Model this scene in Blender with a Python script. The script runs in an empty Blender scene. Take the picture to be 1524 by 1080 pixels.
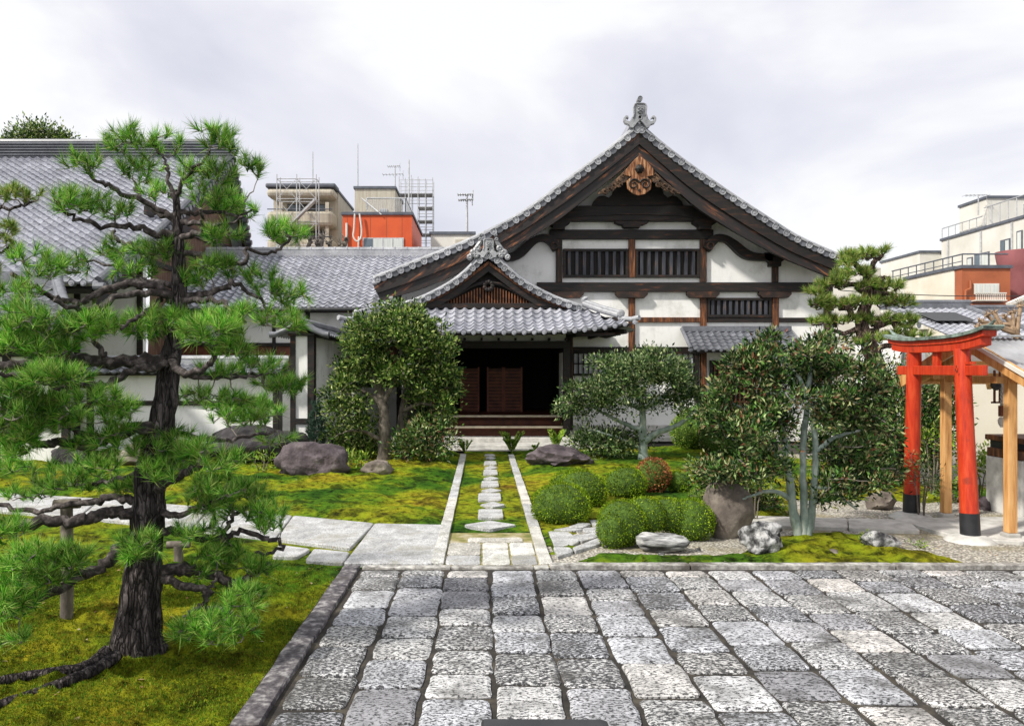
import bpy, bmesh, math, random
import numpy as np
from mathutils import Vector, Matrix, noise as mn
R = math.radians
SC = bpy.context.scene
COL = SC.collection
# ------------------------------------------------------------------ camera, world, sun, exposure
F, H, X0, Y0 = 1185.0, 2.1, 720.0, 551.0      # focal length in px of a 1524 px wide frame, eye height, vanishing point
cd = bpy.data.cameras.new('camera'); cam = bpy.data.objects.new('camera', cd); COL.objects.link(cam)
cam.location = (0, 0, H); cam.rotation_euler = (R(90), 0, 0)
cd.sensor_width = 36; cd.lens = 36*F/1524; cd.shift_x = (762-X0)/1524; cd.shift_y = (Y0-540)/1524
cd.clip_start = .05; cd.clip_end = 3000
SC.camera = cam
SUN_EL, SUN_AZ = R(44), R(-58)                 # azimuth measured from the camera's back towards its left
sdir = Vector((math.sin(SUN_AZ)*math.cos(SUN_EL), -math.cos(SUN_AZ)*math.cos(SUN_EL), math.sin(SUN_EL)))
sl = bpy.data.lights.new('sun', 'SUN'); sun = bpy.data.objects.new('sun', sl); COL.objects.link(sun)
sl.energy = 4.2; sl.angle = R(4.0); sl.color = (1, .95, .86)
sun.rotation_euler = sdir.to_track_quat('Z', 'Y').to_euler(); sun.location = (-20, -10, 30)
W = bpy.data.worlds.new('World'); SC.world = W; W.use_nodes = True
nt = W.node_tree; nt.nodes.clear()
def ramp(nt, stops, inp=None, interp='LINEAR'):
    r = nt.nodes.new('ShaderNodeValToRGB'); r.color_ramp.interpolation = interp
    el = r.color_ramp.elements
    while len(el) > 1: el.remove(el[-1])
    for i, (p, c) in enumerate(stops):
        e = el[0] if i == 0 else el.new(p)
        e.position = p
        if not hasattr(c, '__len__'): c = (c, c, c)
        e.color = (*c[:3], 1)
    if inp is not None: nt.links.new(inp, r.inputs[0])
    return r
def mixc(nt, fac, a, b, mode='MIX'):
    m = nt.nodes.new('ShaderNodeMix'); m.data_type = 'RGBA'; m.blend_type = mode
    for k, v in ((0, fac), (6, a), (7, b)):
        if hasattr(v, 'is_linked') or isinstance(v, bpy.types.NodeSocket): nt.links.new(v, m.inputs[k])
        else:
            m.inputs[k].default_value = v if k == 0 else ((*v[:3], 1) if hasattr(v, '__len__') else (v, v, v, 1))
    return m.outputs[2]
sky = nt.nodes.new('ShaderNodeTexSky'); sky.sky_type = 'NISHITA'; sky.sun_disc = False
sky.sun_elevation = SUN_EL; sky.sun_rotation = math.pi - SUN_AZ
bg1 = nt.nodes.new('ShaderNodeBackground'); bg1.inputs[1].default_value = .1; nt.links.new(sky.outputs[0], bg1.inputs[0])
tc = nt.nodes.new('ShaderNodeTexCoord'); mp = nt.nodes.new('ShaderNodeMapping'); nt.links.new(tc.outputs['Generated'], mp.inputs[0])
mp.inputs['Scale'].default_value = (1.2, 1.2, 2.9); mp.inputs['Rotation'].default_value = (0, .22, 0)
nz = nt.nodes.new('ShaderNodeTexNoise'); nt.links.new(mp.outputs[0], nz.inputs[0])
nz.inputs['Scale'].default_value = 1.35; nz.inputs['Detail'].default_value = 6; nz.inputs['Roughness'].default_value = .5; nz.inputs['Distortion'].default_value = .4
cr = ramp(nt, [(.30, (.76, .76, .82)), (.40, (.86, .86, .87)), (.52, (.86, .86, .87)), (.60, (.72, .72, .78)), (.72, (.60, .61, .69))], nz.outputs[0])
bg2 = nt.nodes.new('ShaderNodeBackground'); bg2.inputs[1].default_value = 1.0; nt.links.new(cr.outputs[0], bg2.inputs[0])
mx = nt.nodes.new('ShaderNodeMixShader'); mx.inputs[0].default_value = .93
nt.links.new(bg1.outputs[0], mx.inputs[1]); nt.links.new(bg2.outputs[0], mx.inputs[2])
wo = nt.nodes.new('ShaderNodeOutputWorld'); nt.links.new(mx.outputs[0], wo.inputs[0])
SC.view_settings.view_transform = 'Standard'; SC.view_settings.look = 'None'
SC.view_settings.exposure = 0.3; SC.view_settings.gamma = 1
SC.render.engine = 'CYCLES'; SC.cycles.max_bounces = 6; SC.cycles.transparent_max_bounces = 8

# ------------------------------------------------------------------ helpers
def P(x, y, D): return Vector(((x-X0)*D/F, D, H-(y-Y0)*D/F))        # a point read off the photo at a known distance
def G(x, y, z=0.0):                                                  # a point read off the photo on the ground
    D = F*(H-z)/(y-Y0); v = P(x, y, D); v.z = z; return v
rnd = random.Random(7)
RS = np.random.RandomState(11)

def catmull(pts, per=6):
    pts = [Vector(p) for p in pts]; out = []
    q = [2*pts[0]-pts[1]] + pts + [2*pts[-1]-pts[-2]]
    for i in range(1, len(q)-2):
        for k in range(per):
            t = k/per; a, b, c, d = q[i-1], q[i], q[i+1], q[i+2]
            out.append(.5*((2*b)+(c-a)*t+(2*a-5*b+4*c-d)*t*t+(3*b-a-3*c+d)*t**3))
    out.append(pts[-1]); return out
def resample(pts, step):
    pts = [Vector(p) for p in pts]; L = [0]
    for a, b in zip(pts, pts[1:]): L.append(L[-1]+(b-a).length)
    n = max(1, int(round(L[-1]/step))); out = []; j = 0
    for i in range(n+1):
        s = L[-1]*i/n
        while j < len(L)-2 and L[j+1] < s: j += 1
        t = (s-L[j])/max(1e-9, L[j+1]-L[j]); out.append(pts[j].lerp(pts[j+1], t))
    return out

class MB:
    def __init__(s): s.v = []; s.f = []; s.mi = []
    def add(s, vs, fs, mi=0):
        o = len(s.v); s.v.extend(tuple(v) for v in vs)
        for f in fs: s.f.append(tuple(i+o for i in f)); s.mi.append(mi)
        return s
    def box(s, c, size, rz=0, mi=0, mat=None):
        hx, hy, hz = [q/2 for q in size]
        m = mat or (Matrix.Translation(Vector(c)) @ Matrix.Rotation(rz, 4, 'Z'))
        vs = [m @ Vector((x*hx, y*hy, z*hz)) for z in (-1, 1) for y in (-1, 1) for x in (-1, 1)]
        return s.add(vs, [(0,2,3,1),(4,5,7,6),(0,1,5,4),(2,6,7,3),(0,4,6,2),(1,3,7,5)], mi)
    def bx(s, x0, x1, y0, y1, z0, z1, mi=0):
        return s.box(((x0+x1)/2, (y0+y1)/2, (z0+z1)/2), (abs(x1-x0), abs(y1-y0), abs(z1-z0)), 0, mi)
    def beam(s, a, b, w, h, mi=0, up=(0,0,1)):
        a, b = Vector(a), Vector(b); d = b-a; L = d.length; d.normalize(); u = Vector(up)
        if abs(d.dot(u)) > .98: u = Vector((0,1,0))
        x = d.cross(u).normalized(); z = x.cross(d)
        m = Matrix((( x.x, d.x, z.x, (a.x+b.x)/2), (x.y, d.y, z.y, (a.y+b.y)/2), (x.z, d.z, z.z, (a.z+b.z)/2), (0,0,0,1)))
        return s.box((0,0,0), (w, L, h), 0, mi, m)
    def tube(s, path, rad, n=8, caps=True, mi=0, flat=None):
        path = [Vector(p) for p in path]
        if not hasattr(rad, '__len__'): rad = [rad]*len(path)
        vs = []; up = None
        for i, p in enumerate(path):
            t = (path[min(i+1, len(path)-1)]-path[max(i-1, 0)])
            t = t.normalized() if t.length > 1e-9 else Vector((0,0,1))
            if up is None:
                up = Vector((0,0,1)) if abs(t.z) < .9 else Vector((1,0,0))
            x = t.cross(up)
            if x.length < 1e-5: x = t.orthogonal()
            x.normalize(); y = x.cross(t).normalized(); up = y
            for k in range(n):
                a = 2*math.pi*k/n; vs.append(p+(x*math.cos(a)+y*math.sin(a))*rad[i])
        fs = []
        for i in range(len(path)-1):
            for k in range(n):
                k2 = (k+1) % n; fs.append((i*n+k, i*n+k2, (i+1)*n+k2, (i+1)*n+k))
        if caps: fs.append(tuple(range(n))[::-1]); fs.append(tuple((len(path)-1)*n+k for k in range(n)))
        return s.add(vs, fs, mi)
    def cyl(s, a, b, r, n=16, r2=None, mi=0): return s.tube([a, b], [r, r if r2 is None else r2], n, True, mi)
    def ext(s, poly, y0, y1, mi=0, T=None):     # outline in (x,z) extruded from y0 to y1 (or through T(x,z,y))
        T = T or (lambda x, z, y: Vector((x, y, z)))
        n = len(poly); ar = sum(poly[i][0]*poly[(i+1)%n][1]-poly[(i+1)%n][0]*poly[i][1] for i in range(n))
        if ar < 0: poly = poly[::-1]
        vs = [T(p[0], p[1], y0) for p in poly]+[T(p[0], p[1], y1) for p in poly]
        fs = [tuple(range(n)), tuple(range(2*n-1, n-1, -1))]+[(i, i+n, (i+1)%n+n, (i+1)%n) for i in range(n)]
        return s.add(vs, fs, mi)
    def lathe(s, c, prof, n=20, mi=0, axis='Z'):
        c = Vector(c); vs = []
        for r, h in prof:
            for k in range(n):
                a = 2*math.pi*k/n; q = (r*math.cos(a), r*math.sin(a))
                vs.append(c+(Vector((q[0], q[1], h)) if axis == 'Z' else Vector((q[0], -h, q[1]))))
        fs = [(i*n+k, i*n+(k+1)%n, (i+1)*n+(k+1)%n, (i+1)*n+k) for i in range(len(prof)-1) for k in range(n)]
        fs += [tuple(range(n))[::-1], tuple((len(prof)-1)*n+k for k in range(n))]
        return s.add(vs, fs, mi)
    def build(s, name, mat, parent=None, smooth=False, bevel=0, origin=None):
        return mk(name, np.array(s.v, dtype=np.float64).reshape(-1, 3), s.f, mat, parent, smooth, bevel, s.mi, origin)

def link(o, parent=None, origin=(0,0,0)):
    COL.objects.link(o)
    if parent is not None:
        o.parent = parent; w = parent['_w'] if '_w' in parent else (0,0,0)
        o.location = Vector(origin)-Vector(w)
    else: o.location = origin
    return o
def mk(name, v, f, mat, parent=None, smooth=False, bevel=0, mi=None, origin=None):
    if origin is None:
        origin = (tuple(parent['_w']) if parent is not None else
                  (float((v[:,0].min()+v[:,0].max())/2), float((v[:,1].min()+v[:,1].max())/2), float(v[:,2].min())))
    v = v-np.array(origin)
    me = bpy.data.meshes.new(name)
    if isinstance(f, np.ndarray):
        k = f.shape[1]; me.vertices.add(len(v)); me.vertices.foreach_set('co', v.astype(np.float32).ravel())
        me.loops.add(f.size); me.loops.foreach_set('vertex_index', f.astype(np.int32).ravel())
        me.polygons.add(len(f)); me.polygons.foreach_set('loop_start', np.arange(0, f.size, k, dtype=np.int32))
        me.polygons.foreach_set('loop_total', np.full(len(f), k, dtype=np.int32)); me.update(calc_edges=True)
    else: me.from_pydata([tuple(q) for q in v], [], f)
    for m in (mat if isinstance(mat, (list, tuple)) else [mat]): me.materials.append(m)
    if mi is not None and any(mi): me.polygons.foreach_set('material_index', mi)
    if smooth: me.polygons.foreach_set('use_smooth', [True]*len(me.polygons))
    me.update()
    o = bpy.data.objects.new(name, me); o['_w'] = tuple(origin)
    link(o, parent, origin)
    if bevel:
        b = o.modifiers.new('bevel', 'BEVEL'); b.width = bevel; b.segments = 2; b.limit_method = 'ANGLE'
    if smooth:
        try: me.set_sharp_from_angle(angle=R(50))
        except Exception: pass
    return o
def tag(o, label=None, cat=None, group=None, kind=None):
    if label: o['label'] = label
    if cat: o['category'] = cat
    if group: o['group'] = group
    if kind: o['kind'] = kind
    return o
def thing(name, label, cat, loc, group=None):
    o = bpy.data.objects.new(name, None); o.empty_display_size = .2; o['_w'] = tuple(loc); link(o, None, loc)
    return tag(o, label, cat, group)

# ------------------------------------------------------------------ materials
def newmat(name):
    m = bpy.data.materials.new(name); m.use_nodes = True
    b = m.node_tree.nodes['Principled BSDF']; return m, m.node_tree, b
def coords(nt, scale=(1,1,1), rot=(0,0,0), src='Object'):
    t = nt.nodes.new('ShaderNodeTexCoord'); m = nt.nodes.new('ShaderNodeMapping'); nt.links.new(t.outputs[src], m.inputs[0])
    m.inputs['Scale'].default_value = scale; m.inputs['Rotation'].default_value = rot; return m.outputs[0]
def noise(nt, vec, scale, detail=6, rough=.55, dist=0):
    n = nt.nodes.new('ShaderNodeTexNoise'); nt.links.new(vec, n.inputs[0])
    n.inputs['Scale'].default_value = scale; n.inputs['Detail'].default_value = detail
    n.inputs['Roughness'].default_value = rough; n.inputs['Distortion'].default_value = dist; return n.outputs[0]
def voro(nt, vec, scale, feature='F1', out=0):
    n = nt.nodes.new('ShaderNodeTexVoronoi'); n.feature = feature; nt.links.new(vec, n.inputs[0]); n.inputs['Scale'].default_value = scale; return n.outputs[out]
def bump(nt, b, h, strength=.4, dist=.02):
    n = nt.nodes.new('ShaderNodeBump'); n.inputs['Strength'].default_value = strength; n.inputs['Distance'].default_value = dist
    nt.links.new(h, n.inputs['Height'])
    if b.inputs['Normal'].is_linked: nt.links.new(b.inputs['Normal'].links[0].from_socket, n.inputs['Normal'])
    nt.links.new(n.outputs[0], b.inputs['Normal'])
def isl(nt): return nt.nodes.new('ShaderNodeNewGeometry').outputs['Random Per Island']
def S(name, stops, scale=4, rough=.7, bs=.3, bsc=40, bd=.01, stretch=(1,1,1), rot=(0,0,0), detail=8, island=0, spec=.4, dirt=None, metal=0, nrough=.6):
    m, nt, b = newmat(name); v = coords(nt, stretch, rot)
    n = noise(nt, v, scale, detail, nrough)
    if len(stops) == 1: stops = [stops[0], stops[0]]
    if not (hasattr(stops[0], '__len__') and len(stops[0]) == 2 and hasattr(stops[0][1], '__len__')):
        k = len(stops); stops = [(.3+.4*i/(k-1), c) for i, c in enumerate(stops)]
    c = ramp(nt, stops, n).outputs[0]
    if island:
        r = ramp(nt, [(0, 1-island), (1, 1+0*island)], isl(nt)).outputs[0]; c = mixc(nt, 1.0, c, r, 'MULTIPLY')
    if dirt:
        dn = noise(nt, coords(nt), dirt[1], 7, .65); c = mixc(nt, ramp(nt, [(dirt[2], 0), (dirt[2]+.15, 1)], dn).outputs[0], c, dirt[0])
    nt.links.new(c, b.inputs['Base Color']); b.inputs['Roughness'].default_value = rough
    b.inputs['Specular IOR Level'].default_value = spec; b.inputs['Metallic'].default_value = metal
    if bs: bump(nt, b, noise(nt, v, bsc, 6, .6), bs, bd)
    return m
def leafmat(name, cols, rough=.5, trans=.3, spec=.22):
    m, nt, b = newmat(name)
    k = len(cols); c = ramp(nt, [(i/(k-1), q) for i, q in enumerate(cols)], isl(nt)).outputs[0]
    n = noise(nt, coords(nt), 2.5, 3); c = mixc(nt, 1, c, ramp(nt, [(.36, .55), (.62, 1.12)], n).outputs[0], 'MULTIPLY')
    nt.links.new(c, b.inputs['Base Color']); b.inputs['Roughness'].default_value = rough; b.inputs['Specular IOR Level'].default_value = spec
    t = nt.nodes.new('ShaderNodeBsdfTranslucent'); nt.links.new(c, t.inputs[0])
    mx = nt.nodes.new('ShaderNodeMixShader'); mx.inputs[0].default_value = trans
    out = nt.nodes['Material Output']; nt.links.new(b.outputs[0], mx.inputs[1]); nt.links.new(t.outputs[0], mx.inputs[2]); nt.links.new(mx.outputs[0], out.inputs[0])
    return m

m_plaster0 = S('plaster', [(.3, (.62,.62,.60)), (.5, (.80,.80,.78)), (.7, (.82,.82,.81))], 1.2, .9, .15, 60, .004, nrough=.7)
def plastermat():
    m, nt, b = newmat('stained_plaster'); v = coords(nt)
    n = noise(nt, v, 1.1, 7, .7); c = ramp(nt, [(.34, (.60,.60,.57)), (.48, (.80,.80,.78)), (.7, (.84,.84,.83))], n).outputs[0]
    st = noise(nt, coords(nt, (2.2, 2.2, .5)), 1.3, 7, .7); c = mixc(nt, 1, c, ramp(nt, [(.34, .88), (.48, 1)], st).outputs[0], 'MULTIPLY')
    nt.links.new(c, b.inputs['Base Color']); b.inputs['Roughness'].default_value = .92; bump(nt, b, noise(nt, v, 30, 5), .2, .004); return m
m_plaster = plastermat()
m_wood = S('aged_dark_timber', [(.30, (.006,.005,.0045)), (.54, (.012,.009,.008)), (.64, (.035,.016,.010)), (.76, (.16,.055,.02))], 2.2, .6, .5, 30, .006, stretch=(1,1,6))
m_woodV = S('aged_dark_timber_upright', [(.32, (.007,.006,.005)), (.5, (.02,.013,.009)), (.60, (.10,.035,.013)), (.72, (.32,.11,.032))], 2.4, .6, .5, 30, .006, stretch=(7,7,.8))
m_woodR = S('weathered_red_timber', [(.34, (.018,.010,.008)), (.5, (.09,.032,.013)), (.68, (.30,.11,.035))], 2.6, .65, .5, 30, .005, stretch=(7,7,.7))
def bargemat(name, ang):
    m, nt, b = newmat(name); v = coords(nt, (1.0, 1, 9), (0, ang, 0))
    t = nt.nodes.new('ShaderNodeTexCoord'); mp = nt.nodes.new('ShaderNodeMapping'); mp.vector_type = 'POINT'
    nt.links.new(t.outputs['Object'], mp.inputs[0]); mp.inputs['Rotation'].default_value = (0, ang, 0)
    mp2 = nt.nodes.new('ShaderNodeMapping'); nt.links.new(mp.outputs[0], mp2.inputs[0]); mp2.inputs['Scale'].default_value = (.8, 1, 7)
    n = noise(nt, mp2.outputs[0], 1.5, 8, .62)
    c = ramp(nt, [(.36, (.006,.005,.005)), (.53, (.014,.009,.008)), (.60, (.06,.022,.011)), (.67, (.28,.10,.032)), (.76, (.55,.3,.13))], n).outputs[0]
    nt.links.new(c, b.inputs['Base Color']); b.inputs['Roughness'].default_value = .55; bump(nt, b, n, .5, .02); return m
m_bargeL = bargemat('barge_timber_rising', R(37)); m_bargeR = bargemat('barge_timber_falling', R(-34))
m_lattice = S('orange_lattice_wood', [(.3, (.05,.02,.010)), (.62, (.24,.085,.03))], 6, .6, .3, 40, .003)
m_door = S('dark_red_door_wood', [(.3, (.05,.016,.010)), (.65, (.16,.045,.02))], 4, .55, .3, 30, .003)
m_black = S('black_wood_and_shade', [(.3, (.006,.005,.005)), (.7, (.014,.011,.009))], 3, .8, .1)  # black porch timber; also painted darkness behind the lattices
m_tile = None
def tilemat(name, lo, hi, dirt=.0):
    m, nt, b = newmat(name); v = coords(nt)
    n = noise(nt, v, 1.1, 6, .6); c = ramp(nt, [(.3, lo), (.65, hi)], n).outputs[0]
    c = mixc(nt, 1, c, ramp(nt, [(0, .72), (1, 1)], isl(nt)).outputs[0], 'MULTIPLY')
    n2 = noise(nt, v, 14, 6, .7); c = mixc(nt, 1, c, ramp(nt, [(.3, .55), (.55, 1)], n2).outputs[0], 'MULTIPLY')
    nt.links.new(c, b.inputs['Base Color']); b.inputs['Roughness'].default_value = .42; b.inputs['Specular IOR Level'].default_value = .55
    bump(nt, b, n2, .25, .006); return m
m_tile = tilemat('silver_clay_roof_tile', (.30,.31,.36), (.50,.51,.57))
m_tiled = tilemat('dark_clay_roof_tile', (.09,.095,.11), (.20,.21,.24))
m_tilet = tilemat('pale_clay_trim_tile', (.25,.26,.29), (.52,.53,.56))
m_copper = S('verdigris_copper', [(.34, (.07,.09,.08)), (.62, (.24,.31,.27))], 9, .55, .2, 40, .003)
m_torii = S('vermilion_lacquer', [(.32, (.34,.022,.008)), (.5, (.50,.038,.010)), (.7, (.58,.07,.02))], 4, .42, .35, 30, .004, stretch=(6,6,.8), dirt=((.22,.03,.015), 5, .60))
m_blk = S('black_paint', [(.3, (.012,.013,.015)), (.7, (.03,.03,.034))], 6, .45, .2, 30, .003)
m_newwood = S('pale_orange_lumber', [(.28, (.30,.13,.04)), (.5, (.56,.29,.10)), (.7, (.68,.42,.19))], 2.2, .55, .3, 30, .003, stretch=(8,8,.8))
m_stonew = S('pale_dressed_stone', [(.3, (.33,.32,.30)), (.6, (.58,.57,.54))], 5, .85, .5, 60, .004)
m_conc = S('concrete', [(.3, (.30,.29,.27)), (.7, (.50,.49,.46))], 3, .85, .3, 40, .004)
def granite(name, dark, mid, light, sc=26, dirt=(.10,.095,.09)):
    m, nt, b = newmat(name); v = coords(nt)
    n = noise(nt, coords(nt, (.75, 1.25, 1)), sc, 4, .75); r = isl(nt)
    sh = nt.nodes.new('ShaderNodeMath'); sh.operation = 'MULTIPLY_ADD'; nt.links.new(r, sh.inputs[0]); sh.inputs[1].default_value = .085
    nt.links.new(n, sh.inputs[2])
    c = ramp(nt, [(.475, dark), (.525, mid), (.57, light), (.8, light)], sh.outputs[0]).outputs[0]
    wn = nt.nodes.new('ShaderNodeTexWhiteNoise'); wn.noise_dimensions = '1D'; nt.links.new(r, wn.inputs['W'])
    tint = ramp(nt, [(0, (.45,.45,.48)), (.12, (.78,.78,.82)), (.4, (.90,.92,.98)), (.6, (1,1,1)), (.82, (.93,.93,.92)), (1, (1,.95,.90))], wn.outputs[0]).outputs[0]
    c = mixc(nt, 1, c, tint, 'MULTIPLY')
    c = mixc(nt, 1, c, ramp(nt, [(.35, .62), (.6, 1.05)], noise(nt, v, 5, 5, .6)).outputs[0], 'MULTIPLY')
    dn = noise(nt, v, 1.7, 8, .7, .5); c = mixc(nt, ramp(nt, [(.50, 0), (.66, .85)], dn).outputs[0], c, dirt)
    nt.links.new(c, b.inputs['Base Color']); b.inputs['Roughness'].default_value = .75
    bump(nt, b, n, .7, .008); return m
m_pave = granite('speckled_granite_slab', (.035,.035,.038), (.20,.20,.205), (.62,.62,.625), 44, (.05,.048,.045))
m_slab = granite('fine_white_granite', (.26,.26,.25), (.54,.54,.52), (.68,.68,.65), 70, (.26,.25,.20))
m_kerb = S('kerb_stone', [(.34, (.03,.026,.032)), (.5, (.10,.09,.098)), (.68, (.32,.31,.31))], 16, .85, .6, 50, .008, dirt=((.07,.06,.06), 1.6, .52))
m_kerbp = S('pale_kerb_stone', [(.34, (.14,.13,.12)), (.5, (.34,.33,.31)), (.68, (.56,.55,.52))], 14, .85, .6, 50, .008, dirt=((.10,.09,.08), 2.2, .50))
m_joint = S('shaded_dirt_joint', [(.3, (.010,.009,.008)), (.5, (.028,.024,.02)), (.66, (.07,.06,.045))], 5, .95, .6, 60, .01)  # packed dirt, darkened further to carry the shadow in the joints
def mossmat():
    m, nt, b = newmat('moss_lawn'); v = coords(nt)
    n = noise(nt, v, .55, 7, .62, .3)
    c = ramp(nt, [(.34, (.04,.13,.008)), (.44, (.11,.24,.012)), (.52, (.31,.38,.015)), (.62, (.42,.38,.02)), (.69, (.22,.13,.015))], n).outputs[0]
    n2 = noise(nt, v, 9, 8, .7); c = mixc(nt, 1, c, ramp(nt, [(.36, .10), (.50, .75), (.60, 1.0)], n2).outputs[0], 'MULTIPLY')  # deep dark mottling paints small shadows into the moss
    n3 = noise(nt, v, 2.6, 5, .65); c = mixc(nt, 1, c, ramp(nt, [(.38, .30), (.50, 1.0)], n3).outputs[0], 'MULTIPLY')  # broad shadow patches painted into the moss colour
    nt.links.new(c, b.inputs['Base Color']); b.inputs['Roughness'].default_value = .95; b.inputs['Specular IOR Level'].default_value = .1
    bump(nt, b, noise(nt, v, 22, 8, .75), 1.0, .08); return m
m_moss = mossmat()
def gravelmat():
    m, nt, b = newmat('pale_gravel'); v = coords(nt)
    c = ramp(nt, [(0, (.26,.23,.19)), (.4, (.50,.46,.39)), (.8, (.68,.65,.57)), (1, (.80,.78,.72))], voro(nt, v, 34, 'F1', 1)).outputs[0]
    d = voro(nt, v, 34); c = mixc(nt, 1, c, ramp(nt, [(.25, 1), (.6, .35)], d).outputs[0], 'MULTIPLY')
    n = noise(nt, v, 1.2, 6); c = mixc(nt, ramp(nt, [(.5, 0), (.66, .7)], n).outputs[0], c, (.20,.17,.08))
    nt.links.new(c, b.inputs['Base Color']); b.inputs['Roughness'].default_value = .9; bump(nt, b, d, -.8, .02); return m
m_gravel = gravelmat()
def barkmat(name, a, b_, c_, sc=9, st=(1.4,1.4,.45), d=.03):
    m, nt, b = newmat(name); v0 = coords(nt, st); nd = nt.nodes.new('ShaderNodeTexNoise'); nt.links.new(v0, nd.inputs[0]); nd.inputs['Scale'].default_value = sc*.8; nd.inputs['Detail'].default_value = 4; v = mixc(nt, .11, v0, nd.outputs[1], 'ADD')
    vo = voro(nt, v, sc*1.6, 'DISTANCE_TO_EDGE'); n = noise(nt, v, sc, 7, .65)
    c = ramp(nt, [(.3, a), (.5, b_), (.72, c_)], n).outputs[0]
    c = mixc(nt, 1, c, ramp(nt, [(0, .2), (.12, 1)], vo).outputs[0], 'MULTIPLY')
    nt.links.new(c, b.inputs['Base Color']); b.inputs['Roughness'].default_value = .9; b.inputs['Specular IOR Level'].default_value = .15
    bump(nt, b, ramp(nt, [(0, 0), (.3, 1)], vo).outputs[0], .9, d); bump(nt, b, n, .6, d*.5); return m
m_bark = barkmat('pine_bark', (.018,.015,.016), (.065,.055,.055), (.28,.24,.24), 10, (2.0,2.0,.42))
m_limb = S('pine_limb_bark', [(.3, (.014,.011,.011)), (.5, (.045,.036,.034)), (.68, (.17,.145,.14))], 22, .9, .9, 34, .012)
m_bark2 = barkmat('pine_bark_reddish', (.05,.035,.03), (.13,.09,.075), (.26,.20,.17), 8)
m_barkg = S('pale_blue_green_bark', [(.3, (.13,.16,.14)), (.5, (.24,.30,.27)), (.7, (.42,.45,.40))], 9, .85, .5, 30, .01, stretch=(1,1,.5))
m_barkb = S('grey_brown_bark', [(.3, (.05,.042,.036)), (.5, (.13,.11,.09)), (.7, (.28,.25,.20))], 9, .9, .6, 30, .012, stretch=(1,1,.5))
m_needle = leafmat('pine_needles', [(.012,.07,.012), (.035,.20,.018), (.12,.43,.03), (.28,.64,.05), (.56,.80,.20), (.32,.26,.08)], .5, .25)
m_needle2 = leafmat('dark_pine_needles', [(.02,.07,.015), (.09,.22,.03), (.26,.44,.06), (.52,.62,.18), (.35,.22,.08)], .5, .3)
m_leafA = leafmat('olive_leaves', [(.006,.018,.005), (.015,.05,.010), (.055,.13,.02), (.12,.23,.035), (.30,.42,.08), (.55,.58,.24)], .45, .2, .25)  # near-black and pale stops paint shadow and highlights into the leaves
m_leafB = leafmat('grey_green_leaves', [(.01,.028,.01), (.025,.065,.018), (.07,.14,.035), (.17,.27,.08), (.50,.54,.28)], .45, .2, .25)  # darkest and palest leaf colours stand in for shadow and highlight
m_leafC = leafmat('glossy_dark_leaves', [(.004,.012,.005), (.010,.034,.008), (.025,.075,.014), (.06,.15,.025), (.12,.24,.04), (.42,.48,.22), (.20,.05,.03)], .4, .15, .25)  # cream stop paints highlights, near-black the shaded inside of the crown
m_box = leafmat('clipped_box_leaves', [(.06,.14,.008), (.14,.26,.012), (.25,.38,.02), (.38,.48,.035)], .7, .2, .05)
m_red = leafmat('red_tipped_leaves', [(.16,.20,.03), (.30,.10,.04), (.60,.16,.07), (.70,.30,.14)], .5, .25)
m_bright = leafmat('bright_green_leaves', [(.05,.16,.015), (.16,.33,.025), (.38,.52,.06), (.55,.62,.16)], .45, .3)
m_twig = S('twig_bark', [(.3, (.09,.075,.065)), (.7, (.28,.25,.22))], 12, .9, .3, 40, .004)
m_rockp = S('purple_brown_rock', [(.3, (.025,.02,.024)), (.48, (.075,.058,.066)), (.6, (.13,.105,.115)), (.74, (.32,.29,.29))], 3.0, .85, .9, 14, .04)
m_rockg = S('brown_boulder', [(.3, (.045,.035,.03)), (.5, (.15,.125,.105)), (.7, (.36,.32,.27))], 2.0, .85, .7, 12, .03)
m_earth = S('mossy_tan_earth', [(.34, (.10,.12,.02)), (.5, (.24,.21,.08)), (.66, (.40,.36,.27))], 5, .95, .6, 50, .01)
m_rockw = S('mottled_white_rock', [(.40, (.02,.02,.022)), (.48, (.10,.10,.10)), (.55, (.30,.30,.30)), (.7, (.52,.52,.52))], 8, .8, .9, 14, .035)
m_rockd = S('dark_slate_rock', [(.3, (.012,.011,.013)), (.55, (.035,.03,.034)), (.75, (.12,.11,.12))], 3.0, .85, .9, 10, .05)
m_rocks = S('striped_slate', [(.4, (.03,.03,.033)), (.5, (.25,.25,.25)), (.6, (.6,.6,.59))], 3.2, .8, .6, 12, .02, stretch=(.7,1,5), rot=(0,.2,0))
# ------------------------------------------------------------------ ground, moss, gravel, paving
def hsh(ix, iy, s):
    h = (ix*374761393+iy*668265263+s*974634777) & 0xffffffff
    h = ((h ^ (h >> 13))*1274126177) & 0xffffffff
    return ((h ^ (h >> 16)) & 0xffff)/65535.0
def vn(x, y, s=0):
    x = np.asarray(x, float); y = np.asarray(y, float)
    ix = np.floor(x).astype(np.int64); iy = np.floor(y).astype(np.int64); fx = x-ix; fy = y-iy
    fx = fx*fx*(3-2*fx); fy = fy*fy*(3-2*fy)
    a = hsh(ix, iy, s); b = hsh(ix+1, iy, s); c = hsh(ix, iy+1, s); d = hsh(ix+1, iy+1, s)
    return (a*(1-fx)+b*fx)*(1-fy)+(c*(1-fx)+d*fx)*fy
def fbm(x, y, s=0, o=4):
    t = 0; a = .5
    for k in range(o): t = t+a*(vn(x*2**k+k*17.3, y*2**k+k*9.1, s+k)-.5)*2; a *= .5
    return t
def inpoly(x, y, poly):
    c = np.zeros(x.shape, bool); n = len(poly)
    for i in range(n):
        x1, y1 = poly[i]; x2, y2 = poly[(i+1) % n]
        if y1 == y2: continue
        c ^= ((y1 > y) != (y2 > y)) & (x < (x2-x1)*(y-y1)/(y2-y1)+x1)
    return c
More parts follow.
